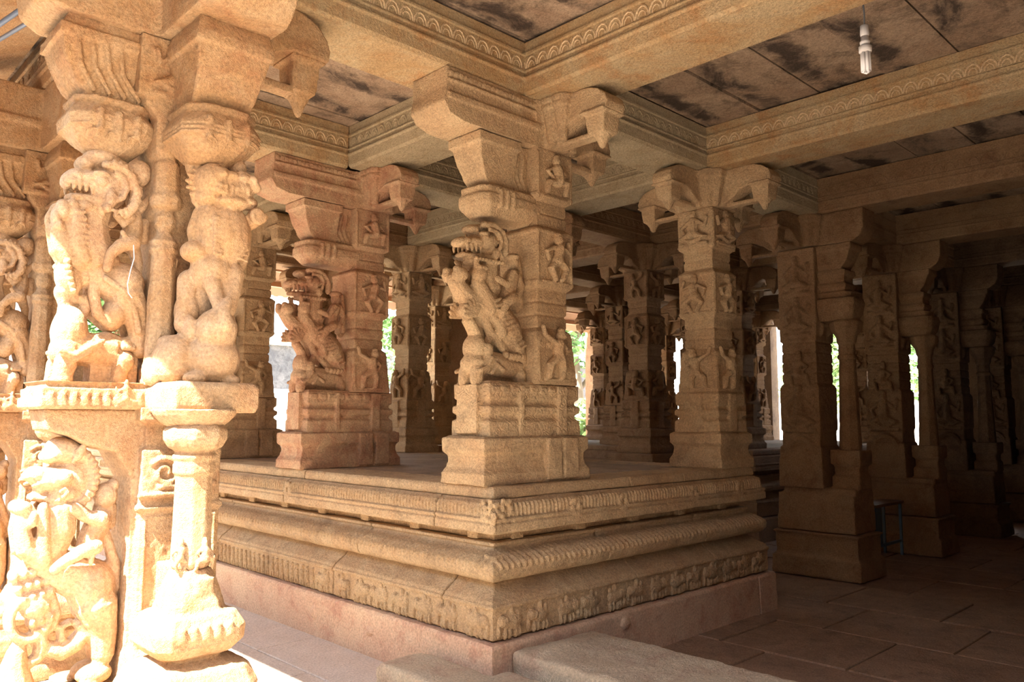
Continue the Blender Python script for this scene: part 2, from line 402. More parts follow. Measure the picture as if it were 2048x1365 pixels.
    T([(146, 640, 12), (157, 622, 13), (150, 603, 13), (136, 606, 10)]); T([(118, 628, 17), (124, 650, 26)])
    E(127, 672, 36, 52, .10); E(120, 708, 30, 32, .105); T([(130, 700, 36), (170, 704, 36), (215, 706, 36)], flat=1.2)
    T([(165, 700, 26), (205, 690, 28), (235, 698, 24)], flat=1.2)
    T([(116, 735, 22), (112, 757, 19), (112, 768, 20)], y=.06, both=True); T([(232, 724, 22), (224, 748, 16), (222, 768, 17)], y=.06, both=True)
    T([(102, 712, 6), (125, 722, 6), (150, 705, 6), (180, 690, 6)], y=.11, both=True); T([(104, 720, 5), (128, 730, 5), (156, 712, 5)], y=.108, both=True)
    x1, z1 = f.p(F(165), 700-770); x2, z2 = f.p(F(262), 775-770); f.m.box(min(x1, x2), max(x1, x2), -.05, .05, z2, z1)
    f.m.carve('elephant_figure', mat, parent, vox, 0.002)

BUDS = []
def bracket_arm(mb, ang, cx, cy, half, zb, zt, L=0.55, wd=0.10, bud=True, s=1.0):
    """corbel arm from shaft face outward; ang 0 = +x"""
    t = MB(); h = zt-zb
    poly = [(-.05, zb+.10*h), (.22*L, zb+.10*h), (.34*L, zb+.20*h), (.44*L, zb+.36*h), (.60*L, zb+.46*h), (.98*L, zb+.46*h), (1.0*L, zb+.60*h), (.96*L, zb+.76*h), (.86*L, zb+.90*h), (.72*L, zb+.98*h), (.62*L, zt), (-.05, zt)]
    poly = [(half+a, b) for a, b in poly]
    t.prism(poly, 'y', -wd, wd)
    t.prism([(half-.03, zb), (half+.16*L, zb), (half+.20*L, zb+.12*h), (half-.03, zb+.14*h)], 'y', -wd*.9, wd*.9)
    # flared lotus leaf near the shaft
    t2 = MB()
    if bud:
        u = half+.80*L; t.box(half, u-.02, -.05, .05, zb+.0*h, zb+.10*h)
        t2.prof(u-.085*s, u+.085*s, -.10*s, .10*s, [(zb+.50*h, .0), (zb+.47*h, .018), (zb+.43*h, .02), (zb+.40*h, -.005)])
        t2.prof(u-.07*s, u+.07*s, -.075*s, .075*s, [(zb-.02*h, -.03), (zb+.04*h, .0), (zb+.26*h, .01), (zb+.42*h, .012)])
        t2.lathe(u, 0, [(zb-.26*h, .006), (zb-.22*h, .022), (zb-.10*h, .04), (zb-.01*h, .062)], n=8)
        for k in range(4):
            a = math.pi/4+math.pi/2*k
            t2.ell((u+.10*s*math.cos(a), .10*s*math.sin(a), zb+.44*h), (.03, .03, .02))
            t2.ell((u+.075*math.cos(a), .075*math.sin(a), zb+.12*h), (.016, .016, .04))
    mat = Matrix.Translation((cx, cy, 0)) @ Matrix.Rotation(ang, 4, 'Z')
    mb.merge(t, mat)
    if bud: q = MB(); q.merge(t2, mat); BUDS.append(q)

def flares(mb, c0, c1, z0, z1, half):
    """tapered lotus flares at the corners of a capital"""
    h = z1-z0
    for sx in (-1, 1):
        for sy in (-1, 1):
            for a, b, r in ((.80, 1.08, .085), (1.08, .80, .085)):
                x, y = c0+sx*half*a, c1+sy*half*b
                mb.lathe(x, y, [(z0, .035*r/.09), (z0+.30*h, .055*r/.09), (z0+.60*h, .082*r/.09), (z0+.78*h, .092*r/.09), (z0+.79*h, .108*r/.09), (z0+.86*h, .108*r/.09), (z0+.87*h, .095*r/.09), (z0+.90*h, .112*r/.09), (z1, .112*r/.09)], n=8, ph=R(22.5))

# shaft levels for the square upper shaft (z measured from platform top)
def band(z0, z1, half, n=3, g=0.012):
    lv = []; d = (z1-z0)/n
    for k in range(n):
        a = z0+k*d; lv += [(a+.004, half-g), (a+.012, half), (a+d-.012, half), (a+d-.004, half-g)]
    return lv

def shaft_levels(zb):
    return ([(zb+.665, .205), (zb+.68, .205), (zb+.90, .188), (zb+1.03, .178), (zb+1.05, .16)] + band(zb+1.06, zb+1.34, .155) +
            [(zb+1.345, .168), (zb+1.365, .186), (zb+1.76, .186), (zb+1.78, .165)] + band(zb+1.785, zb+1.97, .152, 2) +
            [(zb+1.975, .17), (zb+1.99, .186), (zb+2.33, .186), (zb+2.35, .18)])

def hang_buds(cap, mat, vox):
    for q in BUDS: q.carve('lotus_bud', mat, cap, min(vox, .009)*.85, .0015)
    BUDS.clear()
    return cap

def square_shaft(parent, mat, zb, vox, variants, faces=('-x', '-y'), lower=True, arch=True):
    m = MB(); lv = shaft_levels(zb); figs = []
    m.rings([[(-h, -h, z), (h, -h, z), (h, h, z), (-h, h, z)] for z, h in lv])
    for zz in (zb+1.385, zb+1.745, zb+2.01): m.prof(-.186, .186, -.186, .186, [(zz-.008, .0), (zz-.005, .007), (zz+.005, .007), (zz+.008, 0)])
    panels = [(zb+.70, .36, variants[0], .195), (zb+1.39, .34, variants[1], .186), (zb+2.0, .31, variants[2], .186)]
    for fc in faces:
        if fc == '-x': pl = lambda u, d, v, hh=0: (-(hh+d), u, v)
        elif fc == '-y': pl = lambda u, d, v, hh=0: (u, -(hh+d), v)
        elif fc == '+x': pl = lambda u, d, v, hh=0: ((hh+d), u, v)
        else: pl = lambda u, d, v, hh=0: (u, (hh+d), v)
        for zz, hh, var, face in panels:
            f = MB()
            relief_person(f, random.uniform(-.01, .01), zz+.005, hh*1.02, var, 1.0, lambda u, d, v, pl=pl, face=face: pl(u*1.3, d*1.35-.002, v, face))
            a = pl(-.13, 0, zz+.0, face); b = pl(.13, 0, zz+.0, face); f.tube([(*a, .014), (*b, .014)], n=6, cap=False)
            figs.append(f)
            if zz > zb+1:      # raised frame
                for s_ in (-1, 1):
                    a = pl(s_*.172, 0, zz-.02, face); b = pl(s_*.172, 0, zz+hh+.0, face); m.tube([(*a, .011), (*b, .011)], n=6, cap=False)
        if arch:
            for rr in (.080, .055, .03):
                pts = [(*pl(-.09+rr*math.cos(R(t)), 0.002, zb+.93+rr*math.sin(R(t)), .183), .012) for t in range(0, 181, 20)]
                m.tube(pts, n=6, cap=False)
            a = pl(-.02, 0, zb+.925, .184); b = pl(.17, 0, zb+.925, .184); m.tube([(*a, .012), (*b, .012)], n=6, cap=False)
            a = pl(-.17, 0, zb+.90, .186); b = pl(-.17, 0, zb+.70, .200); m.tube([(*a, .012), (*b, .012)], n=6, cap=False)
    o = m.carve('carved_shaft', mat, parent, vox, 0.003)
    for f in figs: f.carve('relief_figure', mat, o, min(vox, .008)*.8, 0.0015)
    return o

def capital(parent, mat, z0, zt, vox, arms, half=.18, L=.56):
    m = MB(); m.prof(-half, half, -half, half, [(z0, -.01), (z0+.03, .01), (zt-.05, .0), (zt, .03)])
    for a in arms: bracket_arm(m, a, 0, 0, half-.03, z0, zt, L)
    flares(m, 0, 0, z0, zt, half)
    return hang_buds(m.carve('bracket_capital', mat, parent, vox, 0.003), mat, vox)

def base_lv(z0, z1, o=0.0):
    h = z1-z0
    return [(z0, o+.018), (z0+.24*h, o+.018), (z0+.34*h, o-.005), (z0+.5*h, o-.016), (z0+.62*h, o-.012), (z0+.70*h, o+.012), (z0+.98*h, o+.012), (z0+.985*h, o-.012), (z1+.006, o-.012)]
def base2_lv(z0, z1):
    h = z1-z0
    return [(z0, 0.01), (z0+.28*h, 0.005), (z0+.33*h, -.018), (z0+.40*h, -.018), (z0+.44*h, .006), (z0+.55*h, .008), (z0+.60*h, -.02), (z0+.67*h, -.02), (z0+.71*h, .0), (z0+.98*h, .0), (z0+.985*h, -.015), (z1+.01, -.015)]

# ------------------------------------------------------------------ column kinds
def col_square(name, loc, label, zb, mat, vox=0.0095, variants=(0, 1, 1), base_to=None, group=None):
    e = empty(name, loc, label, 'column', group)
    b = MB(); b.prof(-.255, .255, -.255, .255, base_lv(zb, zb+.31)); b.carve('base_block', mat, e, vox, .004)
    b = MB(); b.prof(-.225, .225, -.225, .225, base2_lv(zb+.312, zb+.665))
    for s_ in (-1, 1):
        b.box(-.06, .06, s_*.232-.012, s_*.232+.012, zb+.32, zb+.66); b.box(s_*.232-.012, s_*.232+.012, -.06, .06, zb+.32, zb+.66)
    b.carve('moulded_block', mat, e, vox, .003)
    square_shaft(e, mat, zb, vox, variants)
    capital(e, mat, zb+2.35, ZB, vox, [math.pi, -math.pi/2, math.pi/2, 0])
    if base_to is not None:
        f = MB(); f.prof(-.36, .36, -.36, .36, [(base_to, .02), (base_to+.3, .02), (base_to+.32, -.02), (zb-.35, -.03), (zb-.3, 0), (zb, 0)]); f.carve('footing', mat, e, .02, .004)
    return e

def col_beast(name, loc, label, zb, mat, vox=0.0075, variants=(2, 0, 3)):
    """square shaft with a rearing beast in front of its -x side"""
    e = empty(name, loc, label, 'column')
    b = MB(); b.prof(-.68, .31, -.20, .20, base_lv(zb, zb+.31))
    for x in (-.05, .12): b.box(x-.07, x+.07, -.235, -.20, zb+.02, zb+.30)
    b.carve('base_block', mat, e, vox, .004)
    b = MB(); b.prof(-.62, .25, -.18, .18, base2_lv(zb+.312, zb+.665))
    b.box(.02, .11, -.20, -.15, zb+.33, zb+.655); b.box(-.35, -.31, -.195, -.15, zb+.33, zb+.655); b.box(-.66, -.60, -.10, .10, zb+.33, zb+.655)
    for q in range(9): b.box(-.60+q*.09, -.54+q*.09, -.195, -.17, zb+.60, zb+.64)
    b.carve('moulded_block', M['buffc'] if mat is M['buff'] else mat, e, vox, .003)
    square_shaft(e, mat, zb, vox, variants, faces=('-y', '+y'))
    # slabs tying beast head and shaft
    s = MB()
    s.prof(-.62, -.10, -.13, .13, [(zb+1.79, -.03), (zb+1.83, .0), (zb+1.87, .03), (zb+1.93, .03), (zb+1.95, .015), (zb+1.99, .02), (zb+2.0, .0)], ch=.05)
    for q in (-.50, -.44, -.38): s.box(q-.012, q+.012, -.175, .175, zb+1.84, zb+1.97)
    s.rings([[(x0, -y, z), (x1, -y*1.0, z), (x1, y, z), (x0, y, z)] for z, x0, x1, y in ((zb+2.0, -.55, -.33, .10), (zb+2.05, -.60, -.33, .11), (zb+2.17, -.655, -.33, .13), (zb+2.27, -.68, -.33, .15), (zb+2.275, -.70, -.31, .165), (zb+2.34, -.70, -.31, .165))])
    s.prism([(-.36, zb+2.0), (-.10, zb+2.0), (-.10, zb+2.34), (-.30, zb+2.34)], 'y', -.09, .09)
    for q in range(3): s.tube([(-.30+q*.05, -.10, zb+2.02, .014), (-.36+q*.05, -.10, zb+2.12, .016), (-.33+q*.05, -.10, zb+2.26, .014)], n=6)
    s.box(-.38, -.1, -.10, .10, zb+2.28, zb+2.34)
    s.carve('beast_capital', mat, e, vox, .003)
    # deep corbel block toward -x, bracket arms elsewhere
    c = MB(); z0 = zb+2.345
    c.prism([(.15, z0), (-.86, z0), (-.97, z0+.03), (-1.02, z0+.10), (-1.0, z0+.2), (-1.0, ZB), (.15, ZB)], 'y', -.18, .18)
    for zz in (z0+.12, z0+.145, z0+.235): c.box(-.99, .0, -.197, .197, zz, zz+.018)
    for q in range(20): c.box(-.98+q*.04, -.955+q*.04, -.196, .196, z0+.27, z0+.30)
    c.prof(-.18, .18, -.18, .18, [(z0, 0), (ZB, 0.02)])
    for a in (-math.pi/2, math.pi/2, 0): bracket_arm(c, a, 0, 0, .15, z0, ZB, .60)
    for sx, sy in ((.155, -.205), (.21, -.15), (.155, .205), (.21, .15)): c.lathe(sx, sy, [(z0+.02, .04), (z0+.12, .055), (z0+.22, .085), (z0+.25, .09), (z0+.253, .108), (z0+.28, .108), (z0+.285, .095), (z0+.30, .112), (ZB, .112)], n=8, ph=R(22.5))
    for sx, sy in ((-.10, -.255), (-.10, -.36)): c.lathe(sx, sy, [(z0+.01, .03), (z0+.12, .045), (z0+.20, .062), (z0+.25, .066), (z0+.253, .082), (z0+.28, .082), (z0+.285, .07), (z0+.30, .085), (ZB, .085)], n=8, ph=R(22.5))
    for sx in (-.04,): c.lathe(sx, -.17, [(z0+.02, .05), (z0+.15, .06), (z0+.22, .08), (z0+.25, .085), (z0+.253, .10), (ZB, .10)], n=8, ph=R(22.5))
    hang_buds(c.carve('bracket_capital', mat, e, vox, .003), mat, vox)
    yali_lean(e, mat, zb, vox*.85)
    return e

def yali_lean(parent, mat, zb, vox):
    """the leaning beast of the platform columns, with elephant and rider; sheet 890..1050 by 430..765"""
    k = .0036
    def sheet():
        f = Fig(-.185, zb+.668, .00425, .00322, k)
        E = lambda a, b, *r, **kw: f.E(a-1040, b-765, *r, **kw)
        T = lambda pts, **kw: f.T([(a-1040, b-765, r) for a, b, r in pts], **kw)
        return f, E, T
    f, E, T = sheet()
    E(958, 440, 24, 10, .09); E(934, 446, 13, 10, .07); E(975, 448, 14, 14, .07, y=.05, both=True)
    E(958, 468, 27, 24, .12); E(936, 474, 22, 12, .10); E(916, 475, 11, 10, .085); E(908, 478, 6, 10, .07)
    T([(940, 438, 5), (960, 436, 6), (978, 446, 6), (988, 466, 6), (988, 492, 6)], y=.10, both=True, flat=1.5)
    T([(950, 448, 4), (968, 450, 4), (976, 466, 4), (972, 484, 4)], y=.12, both=True)
    E(945, 466, 7, 6, .03, y=.10, both=True); E(943, 457, 10, 4, .03, y=.10, both=True); E(968, 494, 7, 12, .03, y=.10, both=True)
    for q in (914, 923, 932, 941): T([(q, 484, 3.2), (q, 495, 2)], y=.07, both=True)
    T([(912, 503, 5), (935, 501, 6), (962, 502, 9)], flat=3.0); E(948, 512, 24, 10, .09)
    for q in range(9): E(925+q*7, 512, 3.5, 5, .02, y=.10, both=True)
    T([(966, 500, 24), (962, 535, 27), (966, 570, 30)], flat=1.15)
    T([(928, 516, 6), (930, 540, 7), (940, 566, 8), (950, 590, 8)], y=.09, both=True)
    E(903, 547, 13, 15, .055, y=.055, both=True); E(896, 537, 6, 7, .03, y=.055, both=True); E(936, 543, 14, 18, .05, y=.085, both=True)
    for q in range(3): E(930+q*6, 530, 4, 6, .02, y=.115, both=True)
    T([(900, 556, 13), (918, 580, 17), (945, 603, 22), (975, 630, 24)], flat=1.3); T([(935, 560, 14), (950, 585, 16), (960, 610, 18)], y=.07, both=True)
    T([(950, 580, 26), (980, 612, 30), (1008, 650, 32), (1022, 690, 28)], flat=1.15)
    E(1008, 655, 27, 42, .135, rot=-25); T([(1022, 690, 20), (1036, 722, 15), (1038, 752, 14)], y=.05, both=True)
    for q in range(12): T([(958+q*5.2, 598+q*8.5, 3), (972+q*5.2, 590+q*8.5, 3)], y=.125, both=True)
    T([(955, 628, 9), (964, 655, 9), (982, 676, 9), (1002, 700, 9)], y=.05, both=True)
    T([(985, 618, 12), (978, 640, 11), (985, 662, 10)], y=.09, both=True)
    for q in range(4): E(992+q*8, 706+q*2, 4.5, 8, .03, y=.09, both=True)
    f.m.carve('yali_figure', mat, parent, vox, .0025)
    f, E, T = sheet()
    E(1013, 507, 10, 16, .05, y=-.06); E(1011, 492, 13, 7, .06, y=-.06); T([(1014, 528, 13), (1006, 556, 15), (1000, 582, 15)], y=-.05, flat=1.3)
    T([(1004, 530, 8), (990, 556, 8), (968, 548, 7)], y=-.11); T([(1022, 530, 8), (1030, 556, 8), (1022, 580, 7)], y=-.07); T([(1002, 584, 11), (984, 598, 10), (975, 622, 8)], y=-.12)
    T([(1030, 490, 8), (1032, 530, 10), (1034, 600, 10)], y=.0, flat=2)
    f.m.carve('rider_figure', mat, parent, vox, .002)
    f, E, T = sheet()
    E(928, 616, 14, 20, .07); 
    for q in range(7):
        t_ = R(200-q*24); T([(930, 628, 5), (930+22*math.cos(t_), 622-26*math.sin(t_), 4)], y=.075, both=True)
    T([(928, 635, 10), (940, 655, 10), (948, 676, 11)], flat=1.5); T([(962, 646, 8), (968, 668, 8), (960, 690, 8), (948, 700, 8)], y=.04, both=True)
    E(944, 694, 16, 30, .10); E(954, 700, 9, 17, .03, y=.09, both=True); E(942, 726, 17, 22, .11)
    T([(945, 722, 25), (985, 728, 27), (1028, 734, 25)], flat=1.25); T([(938, 740, 13), (936, 762, 12)], y=.06, both=True); T([(1026, 745, 15), (1028, 762, 13)], y=.07, both=True)
    T([(932, 742, 4), (945, 735, 4), (955, 715, 4)], y=.125, both=True); T([(956, 745, 5), (966, 728, 5), (980, 740, 5)], y=.12, both=True)
    for q in range(4): E(1000+q*8, 708, 4.5, 7, .03, y=.10, both=True)
    f.m.box(-.62, -.18, -.05, .05, zb+.665, zb+.78)
    f.m.carve('elephant_figure', mat, parent, vox, .002)

def scroll(m, cx, cz, y, s):
    pts = []
    for k in range(22):
        t = k/21*R(500); r = .016+.055*s*(k/21)
        pts.append((cx+r*math.cos(t), y, cz+r*math.sin(t), .012*s))
    m.tube(pts, n=6)

def col_outer(name, loc, label, mat, front=True):
    e = empty(name, loc, label, 'column')
    vox = .0062; F = M['goldfig']
    # ---- lower tier
    b = MB(); b.prof(-.42, .30, -.42, .30, base_lv(0, .30)); b.prof(-.40, .27, -.40, .27, base2_lv(.30, .46)); b.prof(-.62, -.2, -.17, .17, [(.0, .0), (.44, 0), (.46, -.02)])
    b.carve('base_block', mat, e, .012, .004)
    m = MB(); m.prof(-.185, .185, -.185, .185, [(.45, .03), (.60, .02), (.62, 0), (1.22, 0), (1.235, .012), (1.25, .012), (1.26, 0), (1.50, 0), (1.52, -.02), (1.62, -.02), (1.64, .02), (1.70, .02)])
    # panel frame on -y and -x faces
    for z0, z1 in ((.66, 1.20),):
        m.tube([(-.16, -.187, z0, .008), (-.16, -.187, z1, .008), (.16, -.187, z1, .008), (.16, -.187, z0, .008)], n=6, cap=False)
        m.tube([(-.187, -.16, z0, .008), (-.187, -.16, z1, .008), (-.187, .16, z1, .008), (-.187, .16, z0, .008)], n=6, cap=False)
    scroll(m, -.08, 1.40, -.19, 1.0); m.tube([(-.10, -.19, 1.335, .013), (0, -.19, 1.335, .013), (.15, -.19, 1.345, .013)], n=6)
    m.box(-.20, -.02, -.21, -.18, 1.29, 1.31); m.box(-.20, -.02, -.205, -.18, 1.235, 1.25)
    # corbel below the upper slab, over the lower beast
    m.prism([(-.14, 1.69), (-.58, 1.69), (-.56, 1.60), (-.46, 1.57), (-.40, 1.53), (-.28, 1.50), (-.21, 1.38), (-.20, .5), (-.14, .5)], 'y', -.13, .13)
    m.carve('lower_shaft', mat, e, vox, .003)
    # lower beast
    f = Fig(-.12, 1.812, .00213, .00228, .0022)
    def E(a, b, *r, **kw): f.E(a-290, b-770, *r, **kw)
    def T(pts, **kw): f.T([(a-290, b-770, r) for a, b, r in pts], **kw)
    E(132, 905, 40, 27, .085, rot=18); E(105, 915, 22, 14, .07); T([(138, 925, 4), (146, 905, 5), (160, 888, 4)], y=.09, both=True); E(152, 908, 8, 17, .02, y=.085, rot=25, both=True)
    E(118, 958, 50, 26, .095); E(80, 948, 22, 17, .075); E(66, 950, 10, 10, .06); E(135, 985, 36, 22, .09)
    E(128, 953, 11, 11, .02, y=.095, both=True); T(([(70, 968, 5), (85, 964, 5), (100, 962, 5)]), y=.07, both=True)
    T([(72, 990, 8), (95, 994, 9), (120, 998, 12)], flat=3.0); E(88, 976, 12, 10, .05)
    for k in range(17):
        t = R(95-k*11.5); x, z = 132+46*math.cos(t), 957-50*math.sin(t)
        T([(x, z, 6), (132+62*math.cos(t), 957-64*math.sin(t), 5)], y=.055, both=True, flat=2.0)
    E(150, 962, 40, 48, .075)
    T([(122, 990, 5), (130, 982, 5), (124, 974, 4), (116, 980, 4)], y=.105, both=True)
    T([(125, 1010, 34), (125, 1060, 36), (112, 1100, 30)], flat=1.1)
    T([(90, 1008, 10), (93, 1060, 12), (98, 1100, 12)], y=.07, both=True)
    T([(60, 1015, 14), (58, 1050, 16), (66, 1085, 19), (95, 1108, 22)], y=.045, both=True); E(56, 1008, 18, 14, .045, y=.045, both=True); E(72, 1030, 9, 16, .03, y=.075, both=True)
    T([(85, 1112, 22), (130, 1130, 38), (178, 1155, 46)], flat=1.0); E(195, 1170, 50, 52, .12)
    T([(205, 1205, 42), (222, 1262, 26), (222, 1308, 22)], y=.035, both=True, flat=1.0); E(206, 1338, 36, 20, .06, y=.04, both=True)
    for q in range(3): E(178+q*12, 1352, 7, 9, .02, y=.08, both=True)
    T([(240, 1180, 13), (238, 1130, 13), (222, 1085, 11), (210, 1050, 10)], y=-.02)
    f.m.carve('lower_yali_figure', F, e, vox, .0025)
    f = Fig(-.12, 1.812, .00213, .00228, .0022)
    T([(150, 1015, 14), (172, 1032, 13), (200, 1040, 17)], y=-.07); E(214, 995, 24, 26, .06, y=-.02); E(228, 975, 12, 14, .04, y=-.02)
    T([(205, 1040, 24), (190, 1075, 24), (182, 1100, 22)], flat=1.3, y=-.02); T([(188, 1090, 15), (160, 1096, 14), (130, 1112, 12), (112, 1124, 11)], y=-.11)
    T([(180, 1092, 7), (178, 1120, 5)], y=-.12); T([(218, 1020, 24), (225, 1050, 18)], y=.01)
    f.m.carve('lower_rider_figure', F, e, vox, .002)
    f = Fig(-.12, 1.812, .00213, .00228, .0022)
    for q in range(5):
        for r_ in range(4 if q < 3 else 3): E(52+r_*16+q*9, 1135+q*22-r_*3, 10, 13, .055)
    T([(x_, z_, 10) for x_, z_ in [(85+36*math.cos(R(a)), 1215-40*math.sin(R(a))) for a in range(100, 351, 25)]], flat=2.2)
    E(95, 1195, 30, 28, .06); T([(122, 1180, 9), (134, 1215, 9), (128, 1240, 9), (112, 1250, 8)], flat=1.6)
    T([(100, 1236, 15), (110, 1268, 14), (104, 1292, 12), (86, 1302, 10)], flat=1.5)
    T([(66, 1272, 17), (62, 1300, 24), (64, 1340, 36), (72, 1385, 46)], flat=1.2)
    T([(120, 1278, 16), (146, 1290, 18), (172, 1278, 18), (184, 1262, 15)], flat=1.3); T([(146, 1268, 9), (142, 1242, 9), (160, 1236, 8)], flat=1.5)
    T([(176, 1240, 12), (204, 1272, 13), (216, 1315, 12)], flat=1.6)
    E(140, 1388, 95, 32, .15); E(60, 1390, 60, 30, .14)
    f.m.carve('makara_figure', F, e, vox, .002)
    # ---- slab between the tiers
    s = MB(); s.prof(-.60, .20, -.185, .185, [(1.69, .0), (1.70, .012), (1.735, .012), (1.74, .0), (1.78, .004), (1.785, -.015), (1.80, -.015), (1.812, 0)])
    if front: s.prof(-.17, .19, -.52, 0, [(1.675, .0), (1.70, .01), (1.785, .01), (1.805, .0), (1.812, -.01)])
    for q in range(9): s.box(-.58+q*.045, -.56+q*.045, -.20, .2, 1.70, 1.76)
    relief_person(s, -.27, 1.69, .13, 1, 1.2, lambda u, d, v: (u, -(.185+d), v))
    s.carve('tier_slab', mat, e, vox, .002)
    # ---- upper shaft
    u = MB(); u.prof(-.15, .17, -.15, .17, [(1.80, .02), (1.88, .02), (1.90, 0), (2.60, 0), (2.62, .02), (2.88, .02), (2.90, .035), (3.45, .035)])
    u.lathe(-.125, -.165, [(1.80, .075), (1.83, .075), (1.84, .062), (1.86, .062), (1.87, .07), (1.90, .066), (2.42, .055), (2.44, .068), (2.46, .06), (2.48, .068), (2.50, .05), (2.53, .035), (2.56, .052), (2.60, .052), (2.63, .036), (2.65, .07), (2.69, .075), (2.72, .06), (2.74, .062), (2.86, .055), (2.88, .04), (2.91, .055), (2.95, .05), (3.0, .02)], n=8, ph=R(22.5))
    u.rings([[(-.125-a, -.17-.02, z), (-.125+a, -.17-.02, z), (-.125+a, -.10, z), (-.125-a, -.10, z)] for z, a in ((2.98, .012), (3.06, .05), (3.14, .12), (3.17, .12))])
    u.box(-.28, .05, -.20, -.05, 3.17, 3.46)
    relief_person(u, -.11, 3.165, .29, 1, 1.25, lambda a, d, v: (a, -(.195+d), v))
    u.carve('upper_shaft', mat, e, vox, .003)
    # ---- pot-shaped blocks and lotus capitals above the beasts
    k = MB()
    k.prof(-.50, -.20, -.13, .13, [(2.87, -.06), (2.93, .0), (2.99, .04), (3.03, .045), (3.09, .01), (3.10, .025), (3.12, .025), (3.13, 0)], ch=.07)
    for q in (-.43, -.35, -.27): k.box(q-.012, q+.012, -.185, .185, 2.95, 3.06)
    k.rings([[(x0, -y, z), (x1, -y, z), (x1, y, z), (x0, y, z)] for z, x0, x1, y in ((3.13, -.47, -.15, .11), (3.18, -.53, -.15, .12), (3.28, -.58, -.15, .14), (3.36, -.60, -.15, .16), (3.365, -.615, -.15, .175), (3.41, -.615, -.15, .175), (3.415, -.60, -.15, .16), (3.47, -.58, -.15, .15))])
    for zz in (2.975, 2.995, 3.015): k.prof(-.535, -.165, -.165, .165, [(zz, .001), (zz+.004, .009), (zz+.008, .001)], ch=.07)
    for t_ in (-.46, -.37, -.28): k.tube([(t_+.03*math.cos(R(a)), -.165, 2.925+.035*math.sin(R(a)), .007) for a in range(0, 181, 30)], n=6)
    for q in range(4): k.tube([(-.26-q*.065, -.13, 3.15, .012), (-.34-q*.06, -.145, 3.25, .014), (-.36-q*.06, -.165, 3.36, .012)], n=6)
    k.carve('beast_capital', mat, e, vox, .003)
    if front:
        k = MB()
        k.prof(-.13, .17, -.47, -.15, [(2.84, -.05), (2.90, .0), (2.96, .035), (3.0, .04), (3.06, .01), (3.07, .02), (3.09, .02), (3.10, 0)], ch=.07)
        for q in (-.07, .02, .11): k.box(q-.012, q+.012, -.52, -.2, 2.93, 3.03)
        k.rings([[(-y, y0, z), (y+.03, y0, z), (y+.03, -.1, z), (-y, -.1, z)] for z, y0, y in ((3.10, -.42, .12), (3.15, -.48, .125), (3.25, -.53, .14), (3.34, -.56, .155), (3.345, -.575, .17), (3.39, -.575, .17), (3.47, -.55, .15))])
        for q_ in range(3):
            k.tube([(-.115+q_*.05, -.43, 3.12, .011), (-.13+q_*.05, -.50, 3.22, .012), (-.14+q_*.055, -.545, 3.34, .011)], n=6)
            k.tube([(.15, -.40+q_*.07, 3.12, .011), (.165, -.44+q_*.07, 3.22, .013), (.18, -.46+q_*.07, 3.34, .011)], n=6)
        for zz in (2.945, 2.965, 2.985): k.prof(-.165, .205, -.507, -.15, [(zz, .001), (zz+.004, .009), (zz+.008, .001)], ch=.07)
        for t_ in (-.06, .04, .13): k.tube([(t_+.028*math.cos(R(a)), -.508, 2.90+.03*math.sin(R(a)), .007) for a in range(0, 181, 30)], n=6)
        k.carve('beast_capital', mat, e, vox, .003)
        # frontal beast, drawn from the front (x across), on an elephant
        q = MB(); X = lambda a: -.19+(a-340)*.00226; Z = lambda b: 1.80-(b-775)*.00232
        def FE(a, b, rx, rz, d, dr): q.ell((X(a), -.17-d, Z(b)), (rx*.00226, dr, rz*.00232), None, 14, 10)
        def FT(pts, d, d2=None): n = len(pts); q.tube([(X(a), -.17-(d if d2 is None else d+(d2-d)*i/(n-1)), Z(b), r*.0023) for i, (a, b, r) in enumerate(pts)], n=10)
        FE(404, 326, 20, 24, .12, .05); FE(440, 315, 22, 18, .20, .06); FE(482, 322, 16, 18, .20, .05)
        FE(450, 366, 58, 34, .17, .13); FE(425, 362, 32, 40, .2, .10); FE(478, 372, 34, 26, .22, .09); FE(500, 392, 26, 14, .2, .07); FE(492, 352, 22, 15, .24, .07); FE(502, 362, 12, 12, .27, .05)
        FE(455, 350, 16, 10, .27, .04); FE(418, 392, 22, 20, .18, .09); FE(462, 402, 36, 14, .24, .08)
        FT([(425, 385, 6), (440, 390, 5), (470, 388, 5), (500, 398, 5)], .29)
        for ex in (432, 478): FE(ex, 352, 11, 9, .29, .03); FE(ex, 341, 15, 5, .27, .03)
        for ex in (428, 440, 452, 464, 476, 488): FT([(ex, 374, 4), (ex+1, 386, 2.5)], .30)
        FE(508, 366, 10, 9, .27, .04); FE(496, 352, 9, 8, .30, .03)
        for k_ in range(9):
            t_ = R(110+k_*17); FT([(446+50*math.cos(t_), 366-36*math.sin(t_), 5), (446+66*math.cos(t_), 366-46*math.sin(t_), 4)], .17)
        FT([(404, 345, 8), (398, 370, 9), (404, 400, 9), (420, 418, 8)], .15)
        for k_ in range(7): FT([(478, 440+k_*12, 4), (500, 446+k_*12, 3)], .25)
        for (cx, cy, rr) in ((516, 420, 17), (462, 402, 12)):
            FT([(cx+(rr*(1-k_/16*.8))*math.cos(k_*.6), cy+(rr*(1-k_/16*.8))*math.sin(k_*.6), 6) for k_ in range(16)], .27)
        FE(460, 465, 56, 70, .18, .12); FE(432, 445, 32, 46, .16, .11); FE(500, 478, 26, 66, .13, .09); FT([(500, 440, 14), (514, 432, 14), (518, 420, 12)], .2, .26); FE(517, 422, 18, 18, .24, .045)
        for k_ in range(8): FE(522-k_*1.5, 440+k_*13, 9, 9, .10, .04)
        for k_ in range(9): FT([(425, 440+k_*9, 5), (440, 442+k_*9, 4)], .27)
        FT([(412, 425, 13), (404, 460, 14), (412, 495, 15)], .14); FE(404, 505, 26, 22, .15, .08)
